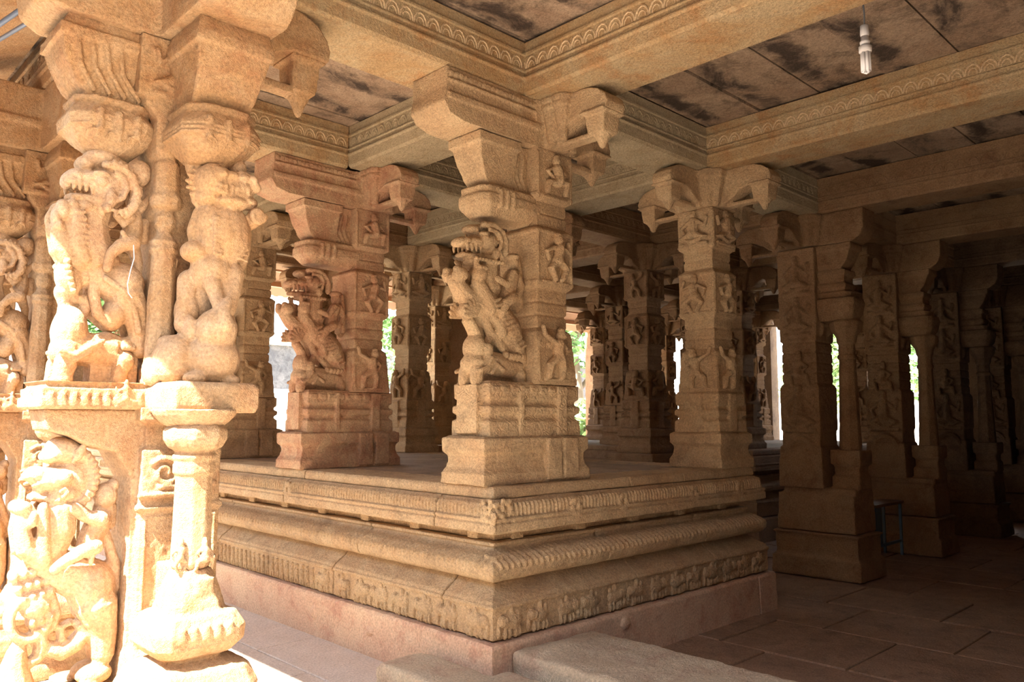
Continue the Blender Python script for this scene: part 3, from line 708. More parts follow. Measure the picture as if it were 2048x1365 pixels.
        FE(445, 540, 46, 46, .15, .11); FE(440, 590, 50, 60, .08, .08)
        FT([(478, 545, 26), (470, 590, 19), (460, 625, 15)], .2, .26); FT([(432, 555, 20), (440, 600, 16), (438, 622, 13)], .2, .28); FT([(405, 560, 22), (398, 610, 18), (390, 655, 18)], .1, .14)
        FT([(392, 515, 9), (372, 600, 9), (350, 700, 10), (346, 765, 11)], -.0)
        FE(404, 625, 24, 40, .10, .07)
        FE(440, 665, 42, 44, .24, .10); FE(480, 652, 14, 36, .17, .05); FE(398, 665, 16, 30, .17, .05); FT([(442, 655, 16), (440, 628, 13), (452, 606, 10)], .33, .30)
        FE(382, 725, 44, 52, .12, .12); FE(442, 722, 56, 52, .20, .13); FE(365, 690, 16, 14, .1, .06); FE(484, 735, 26, 44, .10, .09)
        FE(398, 762, 24, 14, .26, .05); FE(470, 764, 20, 12, .26, .05); FE(350, 745, 20, 32, .05, .08)
        q.carve('front_yali_figure', F, e, vox, .0025)
        # eight sided colonnette under it
        n = MB(); cx, cy = -.05, -.44
        n.lathe(cx, cy, [(1.0, .075), (1.02, .085), (1.40, .078), (1.41, .09), (1.45, .09), (1.46, .082), (1.475, .095), (1.49, .095), (1.50, .07), (1.525, .115), (1.56, .135), (1.60, .135), (1.625, .11), (1.64, .08), (1.655, .10), (1.675, .15)], n=8, ph=R(22.5))
        n.carve('colonnette', mat, e, .007, .0015)
        n = MB()
        n.prof(cx-.13, cx+.13, cy-.13, cy+.13, [(.44, .10), (.52, .11), (.60, .08), (.64, -.02), (.66, .03), (.70, .06), (.76, .065), (.82, .035), (.83, .0), (.86, -.005), (.95, -.03), (1.0, -.05)], ch=.05)
        n.box(cx-.05, cx+.05, cy+.05, -.1, .5, 1.0)
        relief_person(n, cx+.03, .99, .15, 3, 1.1, lambda a, d, v: (a, cy-(.075+d), v)); relief_person(n, cx-.07, .99, .15, 0, 1.1, lambda a, d, v: (a, cy-(.055+d), v))
        for a_ in range(5): n.box(cx-.11+a_*.05, cx-.085+a_*.05, cy-.2, cy-.1, .73, .79)
        n.box(cx-.02, cx+.06, cy-.118, cy-.09, .87, .97)
        n.carve('colonnette_pedestal', mat, e, .007, .002)
        n = MB(); n.rings([[(cx+a*math.cos(t_), cy+.02+a*math.sin(t_), z) for t_ in [2*math.pi*i/12 for i in range(12)]] for z, a in ((1.60, .09), (1.63, .14), (1.66, .17), (1.69, .185))])
        n.carve('cushion', mat, e, .008, .002)
    # ---- cross bracket at the top
    c = MB(); z0 = 3.465
    c.prism([(.2, z0), (-.62, z0), (-.70, z0+.05), (-.72, z0+.14), (-.72, ZB), (.2, ZB)], 'y', -.2, .2)
    c.prism([(.2, z0), (-.70, z0), (-.78, z0+.07), (-.80, z0+.14), (-.80, ZB), (.2, ZB)], 'x', -.2, .2)
    for a_ in (-.14, .14):
        c.tube([(a_+.05*math.cos(R(t)), -.80, z0+.16+.09*math.sin(R(t)), .02) for t in range(-20, 201, 20)], n=8); c.ell((a_, -.795, z0+.13), (.035, .03, .06))
    for zz in (z0+.17, z0+.20): c.box(-.73, -.2, -.212, -.19, zz, zz+.015); c.box(-.215, .215, -.815, -.79, zz+.08, zz+.095)
    bracket_arm(c, 0, 0, 0, .16, z0, ZB, .60, wd=.14); bracket_arm(c, math.pi/2, 0, 0, .16, z0, ZB, .60)
    hang_buds(c.carve('bracket_capital', mat, e, .009, .003), mat, .009)
    yali_upper(e, F, -.12, 1.812, .00212, .00233, vox)
    return e

def col_aisle(name, loc, label, mat, vox=0.011, variants=(1, 1, 1)):
    """tall column standing on the floor, with a free colonnette on its -y side"""
    e = empty(name, loc, label, 'column'); h = .215
    b = MB(); b.prof(-.30, .30, -.62, .30, [(0, .03), (.2, .02), (.22, -.01), (.42, -.01), (.46, .02)]); b.carve('base_block', mat, e, .016, .006)
    b = MB(); b.prof(-.27, .27, -.58, .27, [(.465, 0), (.86, -.01)]); b.prof(-.22, .22, -.58, .22, [(.86, .0), (.93, -.01)])
    b.prof(-.15, .15, -.60, -.30, [(.92, 0), (1.05, 0), (1.07, -.02), (1.16, -.02), (1.18, .01), (1.33, .01)])
    b.carve('moulded_block', mat, e, .014, .004)
    m = MB(); m.rings([[(-a, -a, z), (a, -a, z), (a, a, z), (-a, a, z)] for z, a in [(.92, .25), (1.1, .25), (1.35, .235), (1.37, .215), (1.52, .215), (1.54, .225), (2.0, .225), (2.03, .21)]+band(2.05, 2.5, .20, 4)+[(2.52, .215), (3.55, .215)]])
    for zz, hh, var in ((1.5, .5, variants[0]), (2.0, .42, 3), (2.56, .42, variants[1]), (3.02, .42, variants[2])):
        relief_person(m, 0, zz, hh, var, .8, lambda u, d, v: (-(.215+d*.8), u, v)); relief_person(m, 0, zz, hh, var+2, .8, lambda u, d, v: (u, -(.215+d*.8), v)) if zz > 2.5 else None
    for rr in (.16, .13): m.tube([(-.235, rr*math.cos(R(t)), 1.30+rr*math.sin(R(t)), .014) for t in range(0, 181, 20)], n=6, cap=False)
    m.carve('carved_shaft', mat, e, vox, .003)
    # compound head spanning shaft and colonnette
    k = MB(); cy = -.44
    k.prof(-.15, .15, -.58, -.1, [(2.72, -.03), (2.78, .01), (2.90, .03), (2.96, .02), (2.97, -.03), (3.02, -.03), (3.03, 0)], ch=.04)
    k.prof(-.14, .14, -.52, -.1, [(3.03, -.03), (3.08, 0), (3.12, .0), (3.13, -.02), (3.2, -.02), (3.22, .0), (3.27, .0), (3.28, -.03)])
    k.rings([[(-y, y0, z), (y, y0, z), (y, -.1, z), (-y, -.1, z)] for z, y0, y in ((3.27, -.46, .12), (3.36, -.53, .125), (3.48, -.58, .14), (3.49, -.60, .155), (3.56, -.60, .155))])
    k.ell((-.155, -.32, 2.86), (.02, .05, .09))
    k.carve('colonnette_head', mat, e, vox, .003)
    n = MB(); n.lathe(0, cy-.01, [(1.33, .12), (1.36, .115), (2.30, .085), (2.31, .10), (2.34, .10), (2.35, .085), (2.40, .09), (2.46, .085), (2.48, .10), (2.55, .11), (2.62, .16), (2.70, .17), (2.73, .14)], n=8, ph=R(22.5))
    n.carve('colonnette', mat, e, .009, .002)
    c = MB(); z0 = 3.56
    c.prof(-.21, .21, -.21, .21, [(z0, 0), (ZB, .02)])
    c.prism([(.2, z0), (-.62, z0), (-.70, z0+.05), (-.74, z0+.14), (-.74, ZB), (.2, ZB)], 'x', -.16, .16)
    for a in (0, math.pi, math.pi/2): bracket_arm(c, a, 0, 0, .18, z0, ZB, .62)
    flares(c, 0, 0, z0, ZB, .2)
    hang_buds(c.carve('bracket_capital', mat, e, vox, .004), mat, vox)
    return e

# ------------------------------------------------------------------ ground, floors, walls mostly added to shut out light
def slabs(name, x0, x1, y0, y1, z, th, mat, nx, ny, gap=.006, jz=.004, stag=True):
    m = MB(); dx, dy = (x1-x0)/nx, (y1-y0)/ny
    m.box(x0, x1, y0, y1, z-th-.06, z-.02)
    for i in range(nx):
        off = (dy*.4 if (i % 2 and stag) else 0)
        for j in range(ny+1):
            a, b = max(y0, y0+j*dy-off), min(y1, y0+(j+1)*dy-off)
            if b-a < .02: continue
            zz = z+random.uniform(-jz, 0)
            m.prof(x0+i*dx+gap, x0+(i+1)*dx-gap, a+gap, b-gap, [(z-th, 0), (zz-.006, 0), (zz, -.006)])
    return struct(m.build(name, mat))
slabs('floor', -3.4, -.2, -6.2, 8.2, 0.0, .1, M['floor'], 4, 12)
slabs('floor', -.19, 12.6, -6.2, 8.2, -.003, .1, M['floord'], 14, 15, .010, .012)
g = MB(); g.box(-60, 60, -40, 60, -.35, -.16); struct(g.build('ground', M['ground']))
g = MB(); g.box(-3.9, -3.42, -6.2, 8.6, -.3, -.03, 0); g.box(-4.4, -3.9, -6.2, 8.6, -.4, -.1); struct(g.build('step_edge', M['floor']))
wl = MB(); wl.box(-2.35, 12.8, -4.35, -3.85, -.1, 4.2); struct(wl.build('light_block_south', M['endshade']))  # unseen wall, added to block daylight from the south side
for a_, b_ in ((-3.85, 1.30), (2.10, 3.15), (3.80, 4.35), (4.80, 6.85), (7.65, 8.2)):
    wl = MB(); wl.box(12.5, 12.8, a_, b_, -.1, 4.2); struct(wl.build('wall_light_block_east', M['endshade']))  # shrine wall at right; other stretches added to cut daylight to slits
wl = MB(); wl.box(10.3, 12.5, 8.05, 8.3, -.1, 4.2); wl.box(4.9, 8.4, 8.05, 8.3, -.1, 4.2); struct(wl.build('light_block_north', M['dim']))  # added behind the back row to hold daylight off the deep bays

# ------------------------------------------------------------------ the carved platform
def platform(name, x0, x1, y0, y1, label, mats, detail=True):
    e = empty(name, ((x0+x1)/2, (y0+y1)/2, 0), label, 'platform')
    ox, oy = e.location.x, e.location.y
    def run(nm, lv, mat, joints_x=(), joints_y=(), extra=None, off=0.0):
        """a course as separate long stones along the -x side (joints_y), the -y side (joints_x), others one ring"""
        m = MB()
        o_max = max(o for z, o in lv)
        xs = [x0]+[q for q in joints_x if x0+.2 < q < x1-.2]+[x1]; ys = [y0]+[q for q in joints_y if y0+.2 < q < y1-.2]+[y1]
        def section(outs, inner):  # polygon (outset,z) closed inward
            return [(inner, lv[0][0])]+[(o, z) for z, o in lv]+[(inner, lv[-1][0])]
        poly = section(lv, -.5)
        # -y side stones (mitred at corners)
        for a, b in zip(xs[:-1], xs[1:]):
            g_ = .0075 if detail else .004; ring0, ring1 = [], []
            for o, z in poly:
                xa = (x0-o) if a == x0 else a+g_; xb = (x1+o) if b == x1 else b-g_
                ring0.append((xa, y0-o, z)); ring1.append((xb, y0-o, z))
            m.rings([ring0, ring1])
        for a, b in zip(ys[:-1], ys[1:]):
            g_ = .0075 if detail else .004; ring0, ring1 = [], []
            for o, z in poly:
                ya = (y0-o) if a == y0 else a+g_; yb = (y1+o) if b == y1 else b-g_
                ring0.append((x0-o, ya, z)); ring1.append((x0-o, yb, z))
            m.rings([ring0, ring1])
        ring0, ring1, r2 = [], [], []
        for o, z in poly:
            ring0.append((x1+o, y0-o, z)); ring1.append((x1+o, y1+o, z)); r2.append((x0-o, y1+o, z))
        m.rings([ring0, ring1]); m.rings([ring1, r2])
        if extra: extra(m)
        m.v = [(a-ox, b-oy, c) for a, b, c in m.v]
        if detail: return m.carve(nm, mat, e, .0062, .0028, True, 0)
        return m.build(nm, mat, e)
    def walk(step, fn):
        n = int((x1-x0-.06)/step)
        for k in range(n): fn('y', x0+.03+(k+.5)*step)
        n = int((min(y1, y0+7.5)-y0-.06)/step)
        for k in range(n): fn('x', y0+.03+(k+.5)*step)
    def put(m, side, t, o, z, rt_, ro, rz, n=6, mm=4):
        if side == 'y': m.ell((t, y0-o, z), (rt_, ro, rz), None, n, mm)
        else: m.ell((x0-o, t, z), (ro, rt_, rz), None, n, mm)
    run('base_course', [(-.02, .055), (.29, .05), (.31, .035)], mats[0], (2.62,), (1.497, 4.2, 6.4), (lambda m: (m.ell((x0-.055, 1.77, .17), (.012, .045, .045), None, 12, 8), m.ell((x0-.055, 1.02, .17), (.014, .04, .03), None, 12, 8), m.ell((.752, y0-.055, .235), (.05, .014, .04), None, 12, 8))) if detail else None)
    def frieze_figures(course):
        rnd = random.Random(3)
        def one(side, t):
            m = MB(); s = rnd.choice((-1, 1)); z = .41; k = rnd.uniform(.9, 1.15)
            kind = 'elephant_relief' if (side == 'y' or t < 1.75) else 'marching_figures_relief'
            if kind == 'elephant_relief':
                put(m, side, t, .0, z+.01, .080*k, .030, .048*k, 14, 10); put(m, side, t+s*.078*k, .0, z+.02, .034*k, .034, .038*k, 12, 8); put(m, side, t+s*.105*k, 0, z-.035, .014, .022, .048*k, 8, 6)
                put(m, side, t+s*.055*k, .02, z+.02, .018, .014, .028, 8, 6)
                for q in (-.055, -.02, .03, .06): put(m, side, t+q*k, 0, z-.055, .015, .024, .038, 8, 6)
                put(m, side, t-s*.0, .0, z+.070, .022, .022, .030, 8, 6); put(m, side, t-s*.05, .0, z+.055, .016, .02, .022, 8, 6)
            else:
                for q in (-.08, 0, .08):
                    put(m, side, t+q, 0, z+.0, .020, .026, .05, 8, 6); put(m, side, t+q, 0, z+.062, .016, .024, .018, 8, 6); put(m, side, t+q+.018, 0, z-.06, .010, .020, .032, 6, 5); put(m, side, t+q-.018, 0, z-.06, .010, .020, .032, 6, 5)
                    put(m, side, t+q+.03, 0, z+.01, .009, .018, .034, 6, 5)
            m.v = [(a-ox, b-oy, c) for a, b, c in m.v]
            m.carve(kind, mats[1], course, .006, .0025)
        walk(.25, one)
    fc = run('elephant_frieze_course', [(.318, -.015), (.33, 0), (.50, 0), (.505, .012), (.525, .012), (.53, -.0), (.55, -.012), (.575, -.05), (.61, -.10), (.640, -.13)], mats[1], (.95, 2.0), (.283, 1.6, 3.6, 5.9), None)
    if detail: frieze_figures(fc)
    def torus_fx(m):
        if not detail: return
        def rib(side, t):
            if side == 'y': m.tube([(t-.016, y0+.115, .815, .013), (t-.006, y0+.050, .797, .016), (t+.01, y0+.000, .760, .016), (t+.016, y0-.004, .735, .010)], n=6, cap=False)
            else: m.tube([(x0+.115, t-.016, .815, .013), (x0+.050, t-.006, .797, .016), (x0+.000, t+.01, .760, .016), (x0-.004, t+.016, .735, .010)], n=6, cap=False)
        walk(.052, rib)
    run('roll_moulding_course', [(.648, -.10), (.655, -.05), (.67, -.02), (.70, .0), (.735, .004), (.765, -.01), (.79, -.04), (.81, -.09), (.83, -.125), (.85, -.135), (.855, -.115), (.875, -.115), (.88, -.13)], mats[2], (.653, 1.9), (1.276, 3.6, 5.6), torus_fx)
    def neck_fx(m):
        def stud(side, t):
            if side == 'y': m.box(t-.05, t+.05, y0+.13, y0+.2, .885, .938)
            else: m.box(x0+.13, x0+.2, t-.05, t+.05, .885, .938)
        walk(.62, stud)
    run('neck_course', [(.882, -.17), (.94, -.17)], mats[1], (), (), neck_fx)
    def corn_fx(m):
        if not detail: return
        def rib(side, t):
            if side == 'y': m.tube([(t, y0+.020, 1.052, .0105), (t, y0+.022, 1.10, .012), (t, y0+.034, 1.126, .009)], n=6, cap=False)
            else: m.tube([(x0+.020, t, 1.052, .0105), (x0+.022, t, 1.10, .012), (x0+.034, t, 1.126, .009)], n=6, cap=False)
        walk(.036, rib)
        for t in (.775, 1.29, 2.2, 2.9):
            for q in range(6):
                a = q*math.pi/3; m.ell((x0+t+.035*math.cos(a), y0+.01, 1.06+.05*math.sin(a)), (.028, .012, .028), None, 8, 6)
        for t in (2.55, 4.9):
            for q in range(6):
                a = q*math.pi/3; m.ell((x0+.01, y0+t+.035*math.cos(a), 1.06+.05*math.sin(a)), (.012, .028, .028), None, 8, 6)
        rnd = random.Random(9)                      # eroded corner foliage
        for q in range(46):
            t = rnd.uniform(0, .24); zz = rnd.uniform(.965, 1.15)
            if q % 2: m.ell((x0+t, y0+.012, zz), (.02, .014, .018), None, 7, 5)
            else: m.ell((x0+.012, y0+t*.6, zz), (.014, .02, .018), None, 7, 5)
    run('cornice_course', [(.945, -.02), (.952, .0), (1.005, .0), (1.01, -.012), (1.022, -.012), (1.026, -.002), (1.04, -.002), (1.045, -.025), (1.13, -.035), (1.14, -.06), (1.15, -.07)], mats[1], (1.364,), (.383, 2.412, 4.9, 6.6), corn_fx)
    def top_fx(m):
        m.box(x0+.4, x1-.4, y0+.4, y1-.4, ZP-.12, ZP-.006)
    run('top_slab_course', [(1.152, -.085), (1.165, -.075), (1.205, -.08), (ZP, -.095)], mats[3], (1.0, 1.7), (1.9, 2.2, 4.4, 6.1), top_fx)
    # paving on top
    m = MB(); nx, ny = 3, max(3, int((y1-y0)/1.1)); dx, dy = (x1-x0-.6)/nx, (y1-y0-.6)/ny
    for i in range(nx):
        for j in range(ny):
            m.box(x0+.3+i*dx+.004-ox, x0+.3+(i+1)*dx-.004-ox, y0+.3+j*dy+.004-oy, y0+.3+(j+1)*dy-.004-oy, ZP-.03, ZP-random.uniform(0, .003))
    m.build('paving', M['top'], e)
    return e
platform('carved_platform', -.46, 2.87, -.19, 8.0, 'tall moulded stone platform with elephant frieze whose corner juts toward the viewer', (M['block'], M['buff'], M['buff'], M['buff']))
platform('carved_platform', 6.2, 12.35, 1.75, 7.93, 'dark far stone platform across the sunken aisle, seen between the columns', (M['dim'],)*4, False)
lp = MB(); lp.prof(2.98, 6.08, 6.2, 7.95, [(0, .03), (.3, .03), (.32, 0), (1.0, -.05), (1.05, 0), (ZP, 0)]); o = lp.build('stone_landing', M['dim']); tag(o, 'low dark stone landing joining the two platforms at the back of the aisle', 'platform')

# ------------------------------------------------------------------ beams
def beam_mesh(L, detail, mat, name='stone_beam'):
    """beam along +x from 0..L, y 0..BW, z 0..H ; carved face on both sides"""
    m = MB(); H = ZT-ZB
    sec = [(.02, 0), (0, .02), (-.004, .10), (-.018, .112), (-.018, .122), (-.002, .13), (.0, .16), (-.012, .165), (-.012, .172), (0, .18), (0, .28), (-.014, .285), (-.014, .30), (0, .305), (0, H)]
    sec = sec+[(BW-a, z) for a, z in reversed(sec)]
    m.rings([[(0, y, z) for y, z in sec], [(L, y, z) for y, z in sec]])
    scs = []
    if detail:
        step = .105; n = int((L-.06)/step)
        for side in (0, 1):
            sc_ = MB(); scs.append(sc_)
            y = -.001 if side == 0 else BW+.001
            for k in range(n):
                c = .05+(k+.5)*step
                for rr, r in ((.050, .0065), (.030, .0045)):
                    sc_.tube([(c+rr*math.cos(R(t)), y, .188+rr*1.5*math.sin(R(t)), r) for t in range(0, 181, 30)], n=5, cap=False)
    return m, scs
def beam(kind, a, b, fixed, mat, label, detail=True, group=None, dz=0.0):
    """kind 'x': from x=a to x=b at y=fixed ; 'y': from y=a to y=b at x=fixed"""
    L = b-a; m_, sc_ = beam_mesh(L, detail, mat); o = m_.build('stone_beam', mat)
    for q in sc_: q.build('scalloped_carving', M['worn'] if mat is M['beam'] else mat, o)
    if kind == 'x': o.location = (a, fixed, ZB+dz)
    else:
        o.rotation_euler = (0, 0, R(90)); o.location = (fixed+BW, a, ZB+dz)
    if group:
        rn = {0: 'front', 1: 'second', 2: 'third', 3: 'back'}; bn = {-1: 'outermost left', 0: 'first', 1: 'second', 2: 'third', 3: 'fourth', 4: 'fifth', 5: 'last'}
        nx = lambda G, t: min(G, key=lambda q: abs(G[q]-t))
        if kind == 'x': label = 'plain shaded ceiling beam going right along the %s row of columns, %s bay' % (rn[nx(GY, fixed)], bn[nx(GX, a-BW)])
        else: label = 'plain shaded ceiling beam over the %s line of columns, %s part' % (bn[nx(GX, fixed)], 'full' if b-a > 5 else 'middle' if a < 4 else 'rear')
        group = None
    return tag(o, label, 'beam', group)
g_ = .004
beam('x', GX[-1]+BW+g_, GX[0]-g_, 0, M['beam'], 'near carved ceiling beam running from the beast column at left to the corner column')
beam('y', -3.845, GY[0]+BW, GX[0], M['beam'], 'broad scalloped ceiling beam sweeping up to the top edge right of the corner column')
beam('x', GX[0]+BW+g_, GX[1]-g_, 0, M['beamg'], 'scalloped ceiling beam from the corner column back to the plain square column')
beam('y', -3.845, GY[0]+BW, GX[1], M['beam'], 'long scalloped beam passing below the hanging bulb to the right edge')
beam('x', GX[1]+BW+g_, GX[2]-g_, 0, M['beamg'], 'short dim beam from the plain square column to the aisle column')
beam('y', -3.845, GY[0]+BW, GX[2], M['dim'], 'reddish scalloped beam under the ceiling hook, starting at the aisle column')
beam('y', GY[0]+BW+g_, GY[1]-g_, GX[0], M['beamg'], 'grey-green scalloped beam between the two front beast columns')
beam('x', GX[-1]+BW+g_, GX[0]-g_, GY[1], M['beam'], 'reddish scalloped beam above the reddish beast column, going left behind the near column')
beam('y', GY[0]+BW+g_, GY[1]+BW, GX[-1], M['gold'], 'outer edge beam at far left top between the two outer columns')
beam('y', -3.845, GY[0]+BW, GX[-1], M['gold'], 'outer edge beam resting on the near left column')
beam('x', GX[0]+BW+g_, GX[1]-g_, GY[1], M['beamg'], 'dim carved beam behind the corner column, second row')
beam('y', GY[0]+BW+g_, GY[1]-g_, GX[1], M['beamg'], 'pale plain-looking beam crossing right behind the corner column head')
beam('y', GY[1]+BW+g_, GY[2]-g_, GX[0], M['beamg'], 'beam deeper in the hall beyond the reddish beast column')
beam('y', GY[1]+BW+g_, GY[2]-g_, GX[1], M['beamg'], 'beam seen left of the corner beast head, over the second bay')
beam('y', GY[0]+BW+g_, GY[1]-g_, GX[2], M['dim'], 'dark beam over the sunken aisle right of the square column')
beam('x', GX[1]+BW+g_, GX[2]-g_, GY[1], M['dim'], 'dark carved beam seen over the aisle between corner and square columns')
beam('y', GY[1]+BW+g_, GY[3]+BW, GX[-1], M['gold'], 'outer edge beam behind the left row of columns')
lab = 'far ceiling beam lost in the shade behind the second row of columns'
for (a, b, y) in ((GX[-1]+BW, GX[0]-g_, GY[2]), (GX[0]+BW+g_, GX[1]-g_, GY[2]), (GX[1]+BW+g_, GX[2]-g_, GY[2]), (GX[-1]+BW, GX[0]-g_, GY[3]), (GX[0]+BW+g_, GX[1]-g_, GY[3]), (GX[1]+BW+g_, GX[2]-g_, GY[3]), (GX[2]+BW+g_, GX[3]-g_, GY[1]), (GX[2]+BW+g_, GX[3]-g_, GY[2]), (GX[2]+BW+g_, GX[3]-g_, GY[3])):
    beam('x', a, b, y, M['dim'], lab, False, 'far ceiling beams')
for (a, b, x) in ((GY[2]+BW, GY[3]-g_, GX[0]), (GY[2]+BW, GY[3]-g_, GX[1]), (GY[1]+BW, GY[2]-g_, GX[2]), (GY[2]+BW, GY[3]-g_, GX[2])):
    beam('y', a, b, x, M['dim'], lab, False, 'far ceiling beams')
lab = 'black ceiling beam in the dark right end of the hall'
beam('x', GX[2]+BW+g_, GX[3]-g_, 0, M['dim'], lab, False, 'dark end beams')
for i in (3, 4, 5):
    beam('y', -3.845, GY[3]+BW, GX[i], M['endshade'] if i > 3 else M['dim'], lab, False, 'dark end beams')
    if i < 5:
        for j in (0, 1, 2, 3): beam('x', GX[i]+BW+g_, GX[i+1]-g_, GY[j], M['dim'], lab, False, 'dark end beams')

# ceiling slabs laid over the beams
cl = MB()
rnd = random.Random(5)
xb = [-2.6, .24, 2.57, 4.8, 7.04, 9.29, 12.6]
for xa, xc in zip(xb[:-1], xb[1:]):
    y = -4.68
    while y < 7.4:
        cl.box(xa+.003, xc-.003, y+.006, y+.52-.006, ZT+rnd.uniform(0, .03), ZT+.30); y += .52
cl.box(-2.6, 12.6, -4.7, 7.4, ZT+.25, ZT+.40)
struct(cl.build('ceiling', M['ceil']))
# the eaves: stone slabs hung outside the outer beams
ev = MB(); ev.prism([(-2.55, ZT+.02), (-2.55, ZT-.16), (-3.1, ZT-.36), (-3.52, ZT-.72), (-3.60, ZT-.72), (-3.60, ZT-.60), (-3.15, ZT-.15), (-2.6, ZT+.10)], 'y', -6.4, 7.9)
struct(ev.build('trim_1', M['gold']))
ev = MB()
ev.prism([(7.20, ZT+.02), (7.20, ZT-.16), (8.2, ZT-.62), (8.2, ZT-.52), (7.3, ZT+.1)], 'x', -2.6, 12.6)
for k in range(90): ev.prism([(7.25, ZT-.16), (8.22, ZT-.63), (8.22, ZT-.56), (7.25, ZT-.09)], 'x', -2.5+k*.168, -2.42+k*.168)
for yy, zz in ((7.5, ZT-.36), (7.9, ZT-.53)): ev.box(-2.6, 12.6, yy-.05, yy+.05, zz, zz+.1)
struct(ev.build('trim_2', M['tile']))

# ------------------------------------------------------------------ columns
CX, CY = .27, .185
c1 = col_outer('carved_column', (-2.27, .19, 0), 'huge sunlit near left column with two rearing beasts above and one below', M['gold'], True)
c2 = col_beast('carved_column', (.30, .18, 0), 'rearing beast column on the platform corner at the centre', ZP, M['buff'])
dup(c1, (-2.24, 2.44, 0), 'outer beast column at the left edge, behind the near column', mat=None, drop=('front_yali', 'cushion'))
dup(c1, (-2.24, 4.69, 0), 'outer column seen through the gaps of the near left column', mat=None, drop=('front_yali', 'cushion'))
dup(c1, (-2.24, 6.94, 0), 'last outer column at the back of the left row', mat=None, drop=('front_yali', 'cushion'))
dup(c2, (.30, GY[1]+.22, 0), 'reddish rearing beast column on the platform, left of the corner one', mat=M['red'])
dup(c2, (.30, GY[2]+.18, 0), 'beast column half hidden behind the near left column, at a bright gap', mat=M['buff'])
dup(c2, (.30, GY[3]+.18, 0), 'back row beast column at the far left of the platform', mat=M['buff'])
c3 = col_square('carved_column', (GX[1]+.25, .18, 0), 'plain square column with stacked relief cubes on the right end of the platform', ZP, M['buff'], variants=(2, 0, 1))
dup(c3, (GX[1]+.22, GY[1]+.18, 0), 'square column directly behind the corner beast column', mat=M['dim'])
dup(c3, (GX[1]+.22, GY[2]+.18, 0), 'square column seen just right of the reddish beast column', mat=M['buff'])
dup(c3, (GX[1]+.22, GY[3]+.18, 0), 'back row square column behind the reddish beast column', mat=M['dim'])
c5 = col_square('carved_column', (GX[2]+.10, GY[1]+.18, 0), 'square column rising from the sunken aisle left of the platform-end column', ZP, M['dim'], variants=(3, 0, 2), base_to=0.0)
dup(c5, (GX[2]+.22, GY[2]+.18, 0), 'aisle column in the shade two rows behind the corner column', mat=M['dim'])
dup(c3, (GX[2]+.22, GY[3]+.18, 0), 'narrow far column on the landing with a bright gap at its right', mat=M['buff'])
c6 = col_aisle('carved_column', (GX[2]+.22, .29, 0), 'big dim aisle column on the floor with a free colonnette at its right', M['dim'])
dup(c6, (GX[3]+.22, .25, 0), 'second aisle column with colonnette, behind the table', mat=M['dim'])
dup(c6, (GX[4]+.22, .2, 0), 'third aisle column, nearly black', mat=M['endshade'])
dup(c6, (GX[5]+.22, .2, 0), 'last aisle column in the darkness at the right edge', mat=M['endshade'])
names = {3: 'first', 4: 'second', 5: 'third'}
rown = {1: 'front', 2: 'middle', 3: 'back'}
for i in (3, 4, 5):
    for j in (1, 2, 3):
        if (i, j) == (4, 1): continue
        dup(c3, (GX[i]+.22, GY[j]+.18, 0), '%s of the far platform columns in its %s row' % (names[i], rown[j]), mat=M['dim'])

# ------------------------------------------------------------------ loose stones in the foreground
b = MB(); b.prof(-.88, -.535, -2.6, .40, [(0, 0), (.155, 0), (.17, -.012)]); b.prof(-.56, -.40, -2.6, -.27, [(0, 0), (.155, 0), (.17, -.008)]); o = b.carve('stone_block', M['granite'], None, .02, .006); tag(o, 'lower granite block at the bottom centre, against the platform corner', 'stone block')
b = MB(); b.prof(-.37, .36, -3.2, -.265, [(0, 0), (.25, 0), (.27, -.02)]); b.ell((-.05, -.42, .26), (.30, .12, .035)); o = b.carve('stone_block', M['granite'], None, .02, .008); tag(o, 'long pinkish granite kerb running from the platform corner to the bottom right', 'stone block')

# ------------------------------------------------------------------ bulb, hook, cable, table
e = empty('hanging_bulb', (.88, -1.99, 3.82), 'white compact fluorescent bulb hanging from the ceiling at upper right', 'light bulb')
m = MB(); m.lathe(0, 0, [(.055, .018), (.06, .028), (.075, .03), (.08, .024), (.115, .022)], n=20); m.lathe(0, 0, [(.008, .03), (.012, .036), (.045, .037), (.055, .018)], n=20); m.build('bulb_base', M['plastic'], e, True)
m = MB()
for k in range(3):
    a = k*2*math.pi/3+.3; c_, s_ = math.cos(a), math.sin(a)
    for q in (-1, 1):
        x, y = .017*c_-q*.010*s_, .017*s_+q*.010*c_
        m.tube([(x, y, .01, .0095), (x, y, -.105, .0095)], n=10)
    m.tube([(.017*c_+.010*s_, .017*s_-.010*c_, -.105, .0075), (.017*c_, .017*s_, -.113, .0075), (.017*c_-.010*s_, .017*s_+.010*c_, -.105, .0075)], n=10)
m.build('glass_tubes', M['tube'], e, True)
m = MB(); m.lathe(0, 0, [(.10, .020), (.12, .026), (.175, .024), (.18, .01)], n=16); m.build('bulb_holder', M['plastic'], e, True)
m = MB(); m.tube([(0, 0, .178, .005), (.008, .0, .25, .005), (-.006, 0, .33, .005), (0, 0, .42, .005), (0, 0, .465, .005)], n=6); m.lathe(0, 0, [(.33, .016), (.40, .02), (.466, .02)], n=10); m.build('wire', M['cap'], e, True)
m = MB(); m.tube([(0, 0, 0, .018), (0, 0, -.09, .016), (.01, 0, -.12, .022), (.02, 0, -.15, .016)], n=8); m.lathe(0, 0, [(-.012, .035), (.0, .04)], n=12)
o = m.build('ceiling_hook', M['black'], None, True); o.location = (3.33, -2.45, ZT); tag(o, 'small black iron hook in the ceiling at the right, past the bulb', 'hook')

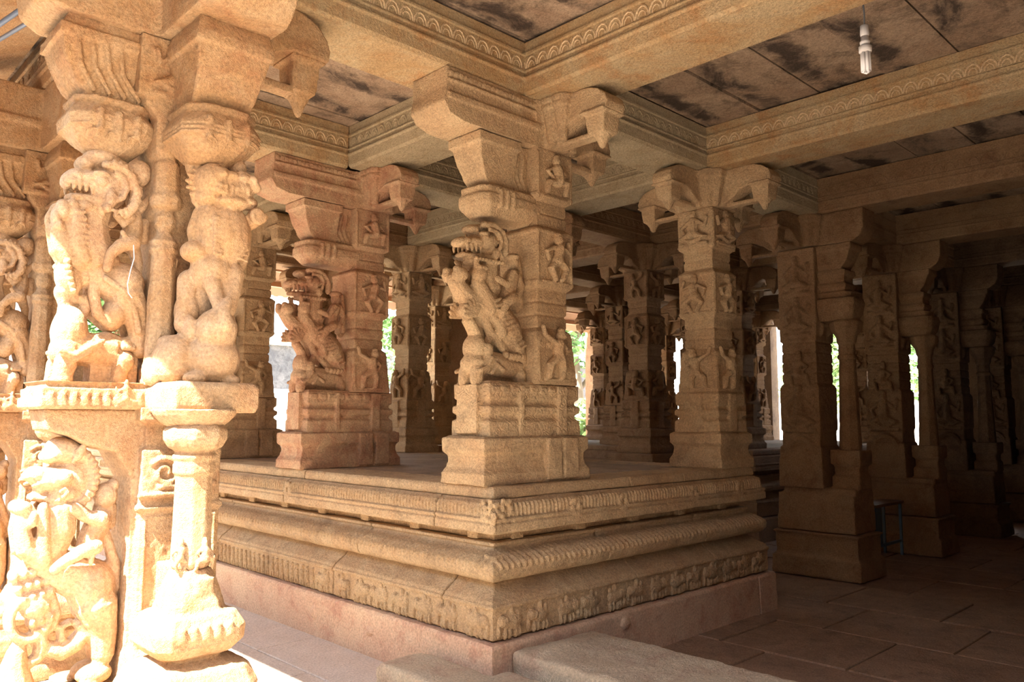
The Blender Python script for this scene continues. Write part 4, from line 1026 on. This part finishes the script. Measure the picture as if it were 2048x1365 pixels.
e = empty('steel_table', (6.20, .13, 0), 'small blue-grey steel table standing in the dark beside the aisle column', 'table')
W2, D2, Ht = .42, .13, .625
m = MB(); m.prof(-W2, W2, -D2, D2, [(Ht, 0), (Ht+.02, .008), (Ht+.035, .008)]); m.build('table_top', M['tabletop'], e)
for sx in (-1, 1):
    for sy in (-1, 1):
        m = MB(); m.box(sx*(W2-.03)-.014, sx*(W2-.03)+.014, sy*(D2-.03)-.014, sy*(D2-.03)+.014, 0, Ht); m.build('table_leg', M['bluesteel'], e)
m = MB(); m.box(-W2+.05, -W2+.20, -D2+.015, -D2+.025, .2, Ht); m.box(-W2+.01, -W2+.02, -D2+.03, D2-.03, .22, Ht); m.build('side_panel', M['bluesteel'], e)
m = MB(); m.box(-W2+.04, W2-.04, -D2+.018, -D2+.042, .16, .19); m.build('foot_rail', M['bluesteel'], e)

m = MB(); m.tube([(-2.76, .62, 3.86, .014), (-2.86, .75, 3.78, .014), (-2.95, 1.1, 3.74, .014), (-2.93, 1.6, 3.72, .014)], n=8)
m.tube([(-2.86, .75, 3.78, .012), (-2.80, 1.0, 3.80, .012), (-2.88, 1.5, 3.82, .012)], n=8)
e = empty('electric_cable', (-2.86, .75, 3.78), 'black and blue electric cable knotted under the eave at the top left corner', 'cable')
m.v = [(a+2.86, b_-.75, c-3.78) for a, b_, c in m.v]; m.build('cord', M['bluecable'], e, True)
m = MB(); m.tube([(-2.83+2.86, .71-.75, 3.80-3.78, .017), (-2.80+2.86, .67-.75, 3.83-3.78, .017)], n=8); m.build('tape_wrap', M['redtape'], e, True)
m = MB(); m.tube([(.006, 0, .0, .0022), (.010, -.004, -.06, .0022), (-.004, -.006, -.12, .0022), (-.012, 0, -.18, .0022), (-.006, 0, -.22, .0022), (.010, 0, -.24, .0022)], n=6)
o = m.build('thin_wire', M['plastic'], None, True); o.location = (-2.565, -.06, 2.43); tag(o, 'thin pale wire dangling beside the rider of the near upper beast', 'wire')

# ------------------------------------------------------------------ outside
m = MB(); m.box(-14, 40, 27, 27.6, -.2, 3.05); o1 = m
e = empty('compound_wall', (10, 27.3, 0), 'long whitewashed compound wall with stained grey upper band, beyond the hall', 'wall')
m = MB(); m.box(-26, 30, -.3, .3, -.2, 2.9); m.build('white_lower_wall', M['white'], e)
m = MB(); m.box(-26, 30, -.25, .25, 2.9, 4.75); m.build('grey_upper_wall', M['greywall'], e)
m = MB(); m.box(-26, 30, -.38, .38, 4.75, 4.9); m.build('coping', M['white'], e)
e = empty('compound_wall', (34, 8, 0), 'pale low compound wall seen through the slits between the right hand columns', 'wall')
m = MB(); m.box(-.3, .3, -25, 19, -.2, 2.6); m.build('wall_body', M['white'], e)
m = MB(); m.box(-.4, .4, -25, 19, 2.6, 2.8); m.build('coping', M['block'], e)
e = empty('gate_pillar', (12.3, 15.6, 0), 'cream stone pillar with a ledge outside the hall, left of the corner column', 'pillar')
m = MB(); m.prof(-.6, .6, -.5, .5, [(-.2, .1), (.4, .1), (.45, 0), (2.7, 0)]); m.build('pillar_body', M['white'], e)
m = MB(); m.prof(-.7, .7, -.6, .6, [(2.7, 0), (2.8, .12), (2.95, .12), (3.0, 0)]); m.build('pillar_ledge', M['white'], e)
m = MB(); m.ell((0, 0, .75), (.55, .55, .95), None, 20, 14); o = m.build('water_drum', M['pale'], None, True); o.location = (9.6, 12.4, -.02); tag(o, 'rounded pale violet drum outside, low beside the centre column', 'drum')
m = MB(); m.box(-8.7, -7.9, -20, 11.5, -.2, 4.6); m.box(-8.85, -7.75, -20, 11.5, 4.6, 4.8); struct(m.build('light_block_west', M['greywall']))  # unseen wall, added to keep low daylight from reaching deep into the hall
# violet awning far left
e = empty('tin_awning', (-3.5, 12.0, 0), 'violet-grey tin awning with a white edge beyond the left columns', 'awning')
m = MB(); m.prism([(-1.2, 4.75), (1.2, 5.6), (1.2, 5.45), (-1.2, 4.6)], 'x', -3.0, 3.0); m.build('awning_sheet', M['violet'], e)
m = MB(); m.box(-3.05, 3.05, -1.26, -1.2, 4.58, 4.75); m.build('awning_edge', M['whitem'], e)
for x in (-2.8, 2.8):
    m = MB(); m.box(x-.06, x+.06, -1.0, -.88, -.16, 4.65); m.build('awning_post', M['whitem'], e)

def tree(loc, h, r, label, leaf, n=2600, trunk_r=.18, cat='tree', name='broadleaf_tree', low=.35, seed=1):
    rnd = random.Random(seed); e = empty(name, loc, label, cat)
    t = MB(); t.tube([(0, 0, -.2, trunk_r*1.3), (.1, 0, h*.3, trunk_r), (-.1, .1, h*.6, trunk_r*.7), (0, 0, h*.85, trunk_r*.3)], n=8)
    for k in range(5):
        a = k*1.3; t.tube([(0, 0, h*(.35+.08*k), trunk_r*.5), (r*.5*math.cos(a), r*.5*math.sin(a), h*(.5+.08*k), trunk_r*.3), (r*.8*math.cos(a), r*.8*math.sin(a), h*(.55+.08*k), trunk_r*.15)], n=6)
    t.build('trunk', M['trunk'], e, True)
    f = MB(); clumps = [(rnd.uniform(-.7, .7)*r, rnd.uniform(-.7, .7)*r, h*rnd.uniform(low, .95), rnd.uniform(.28, .5)*r) for _ in range(16)]
    for k in range(n):
        c = rnd.choice(clumps); d = Vector((rnd.gauss(0, 1), rnd.gauss(0, 1), rnd.gauss(0, .8))); d = d.normalized()*c[3]*rnd.uniform(.5, 1.05)
        p = Vector(c[:3])+d; a = Vector((rnd.gauss(0, 1), rnd.gauss(0, 1), rnd.gauss(0, .6))).normalized()*.14; b_ = a.cross(Vector((rnd.gauss(0, 1), rnd.gauss(0, 1), rnd.gauss(0, 1)))).normalized()*.07
        f.add([p-a, p-b_, p+a, p+b_], [(0, 1, 2, 3)])
    f.build('foliage', leaf, e)
    return e
tree((14.9, 12.6, -.16), 7.5, 2.6, 'leafy tree seen just right of the corner column', M['leaf'], 6000, seed=3)
tree((13.2, 10.75, -.16), 2.1, .9, 'low green bush at the foot of the gap right of the corner column', M['leaf2'], 2600, .04, 'bush', 'leafy_bush', .15, 5)
tree((2.3, 17.0, -.16), 6.0, 1.6, 'green tree glimpsed through the near column behind its elephant', M['leaf'], 5000, seed=4)
tree((-.3, 14.4, -.16), 5.0, 1.2, 'green tree at the left edge under the violet awning', M['leaf2'], 4000, seed=8)
tree((27, 10.4, -.16), 7, 1.9, 'distant tree behind the colonnette of the first aisle column', M['leaf2'], 4000, seed=9)
tree((27, 5.9, -.16), 6.5, 1.6, 'distant tree showing in the rightmost bright slit', M['leaf'], 3000, seed=10)
tree((13.6, 17.6, -.16), 7.5, 2.2, 'slender tree just left of the corner beast column, beyond the cream pillar', M['leaf'], 3500, seed=12)
for k, (x, y, lb) in enumerate(((1.9, 24.0, 'weedy shrub at the foot of the whitewashed wall, left in the bright gap'), (5.0, 25.0, 'weedy shrub at the foot of the whitewashed wall, right in the bright gap'))):
    tree((x, y, -.16), 1.8, 1.1, lb, M['leaf2'], 1500, .04, 'bush', 'leafy_bush', .1, 20+k)
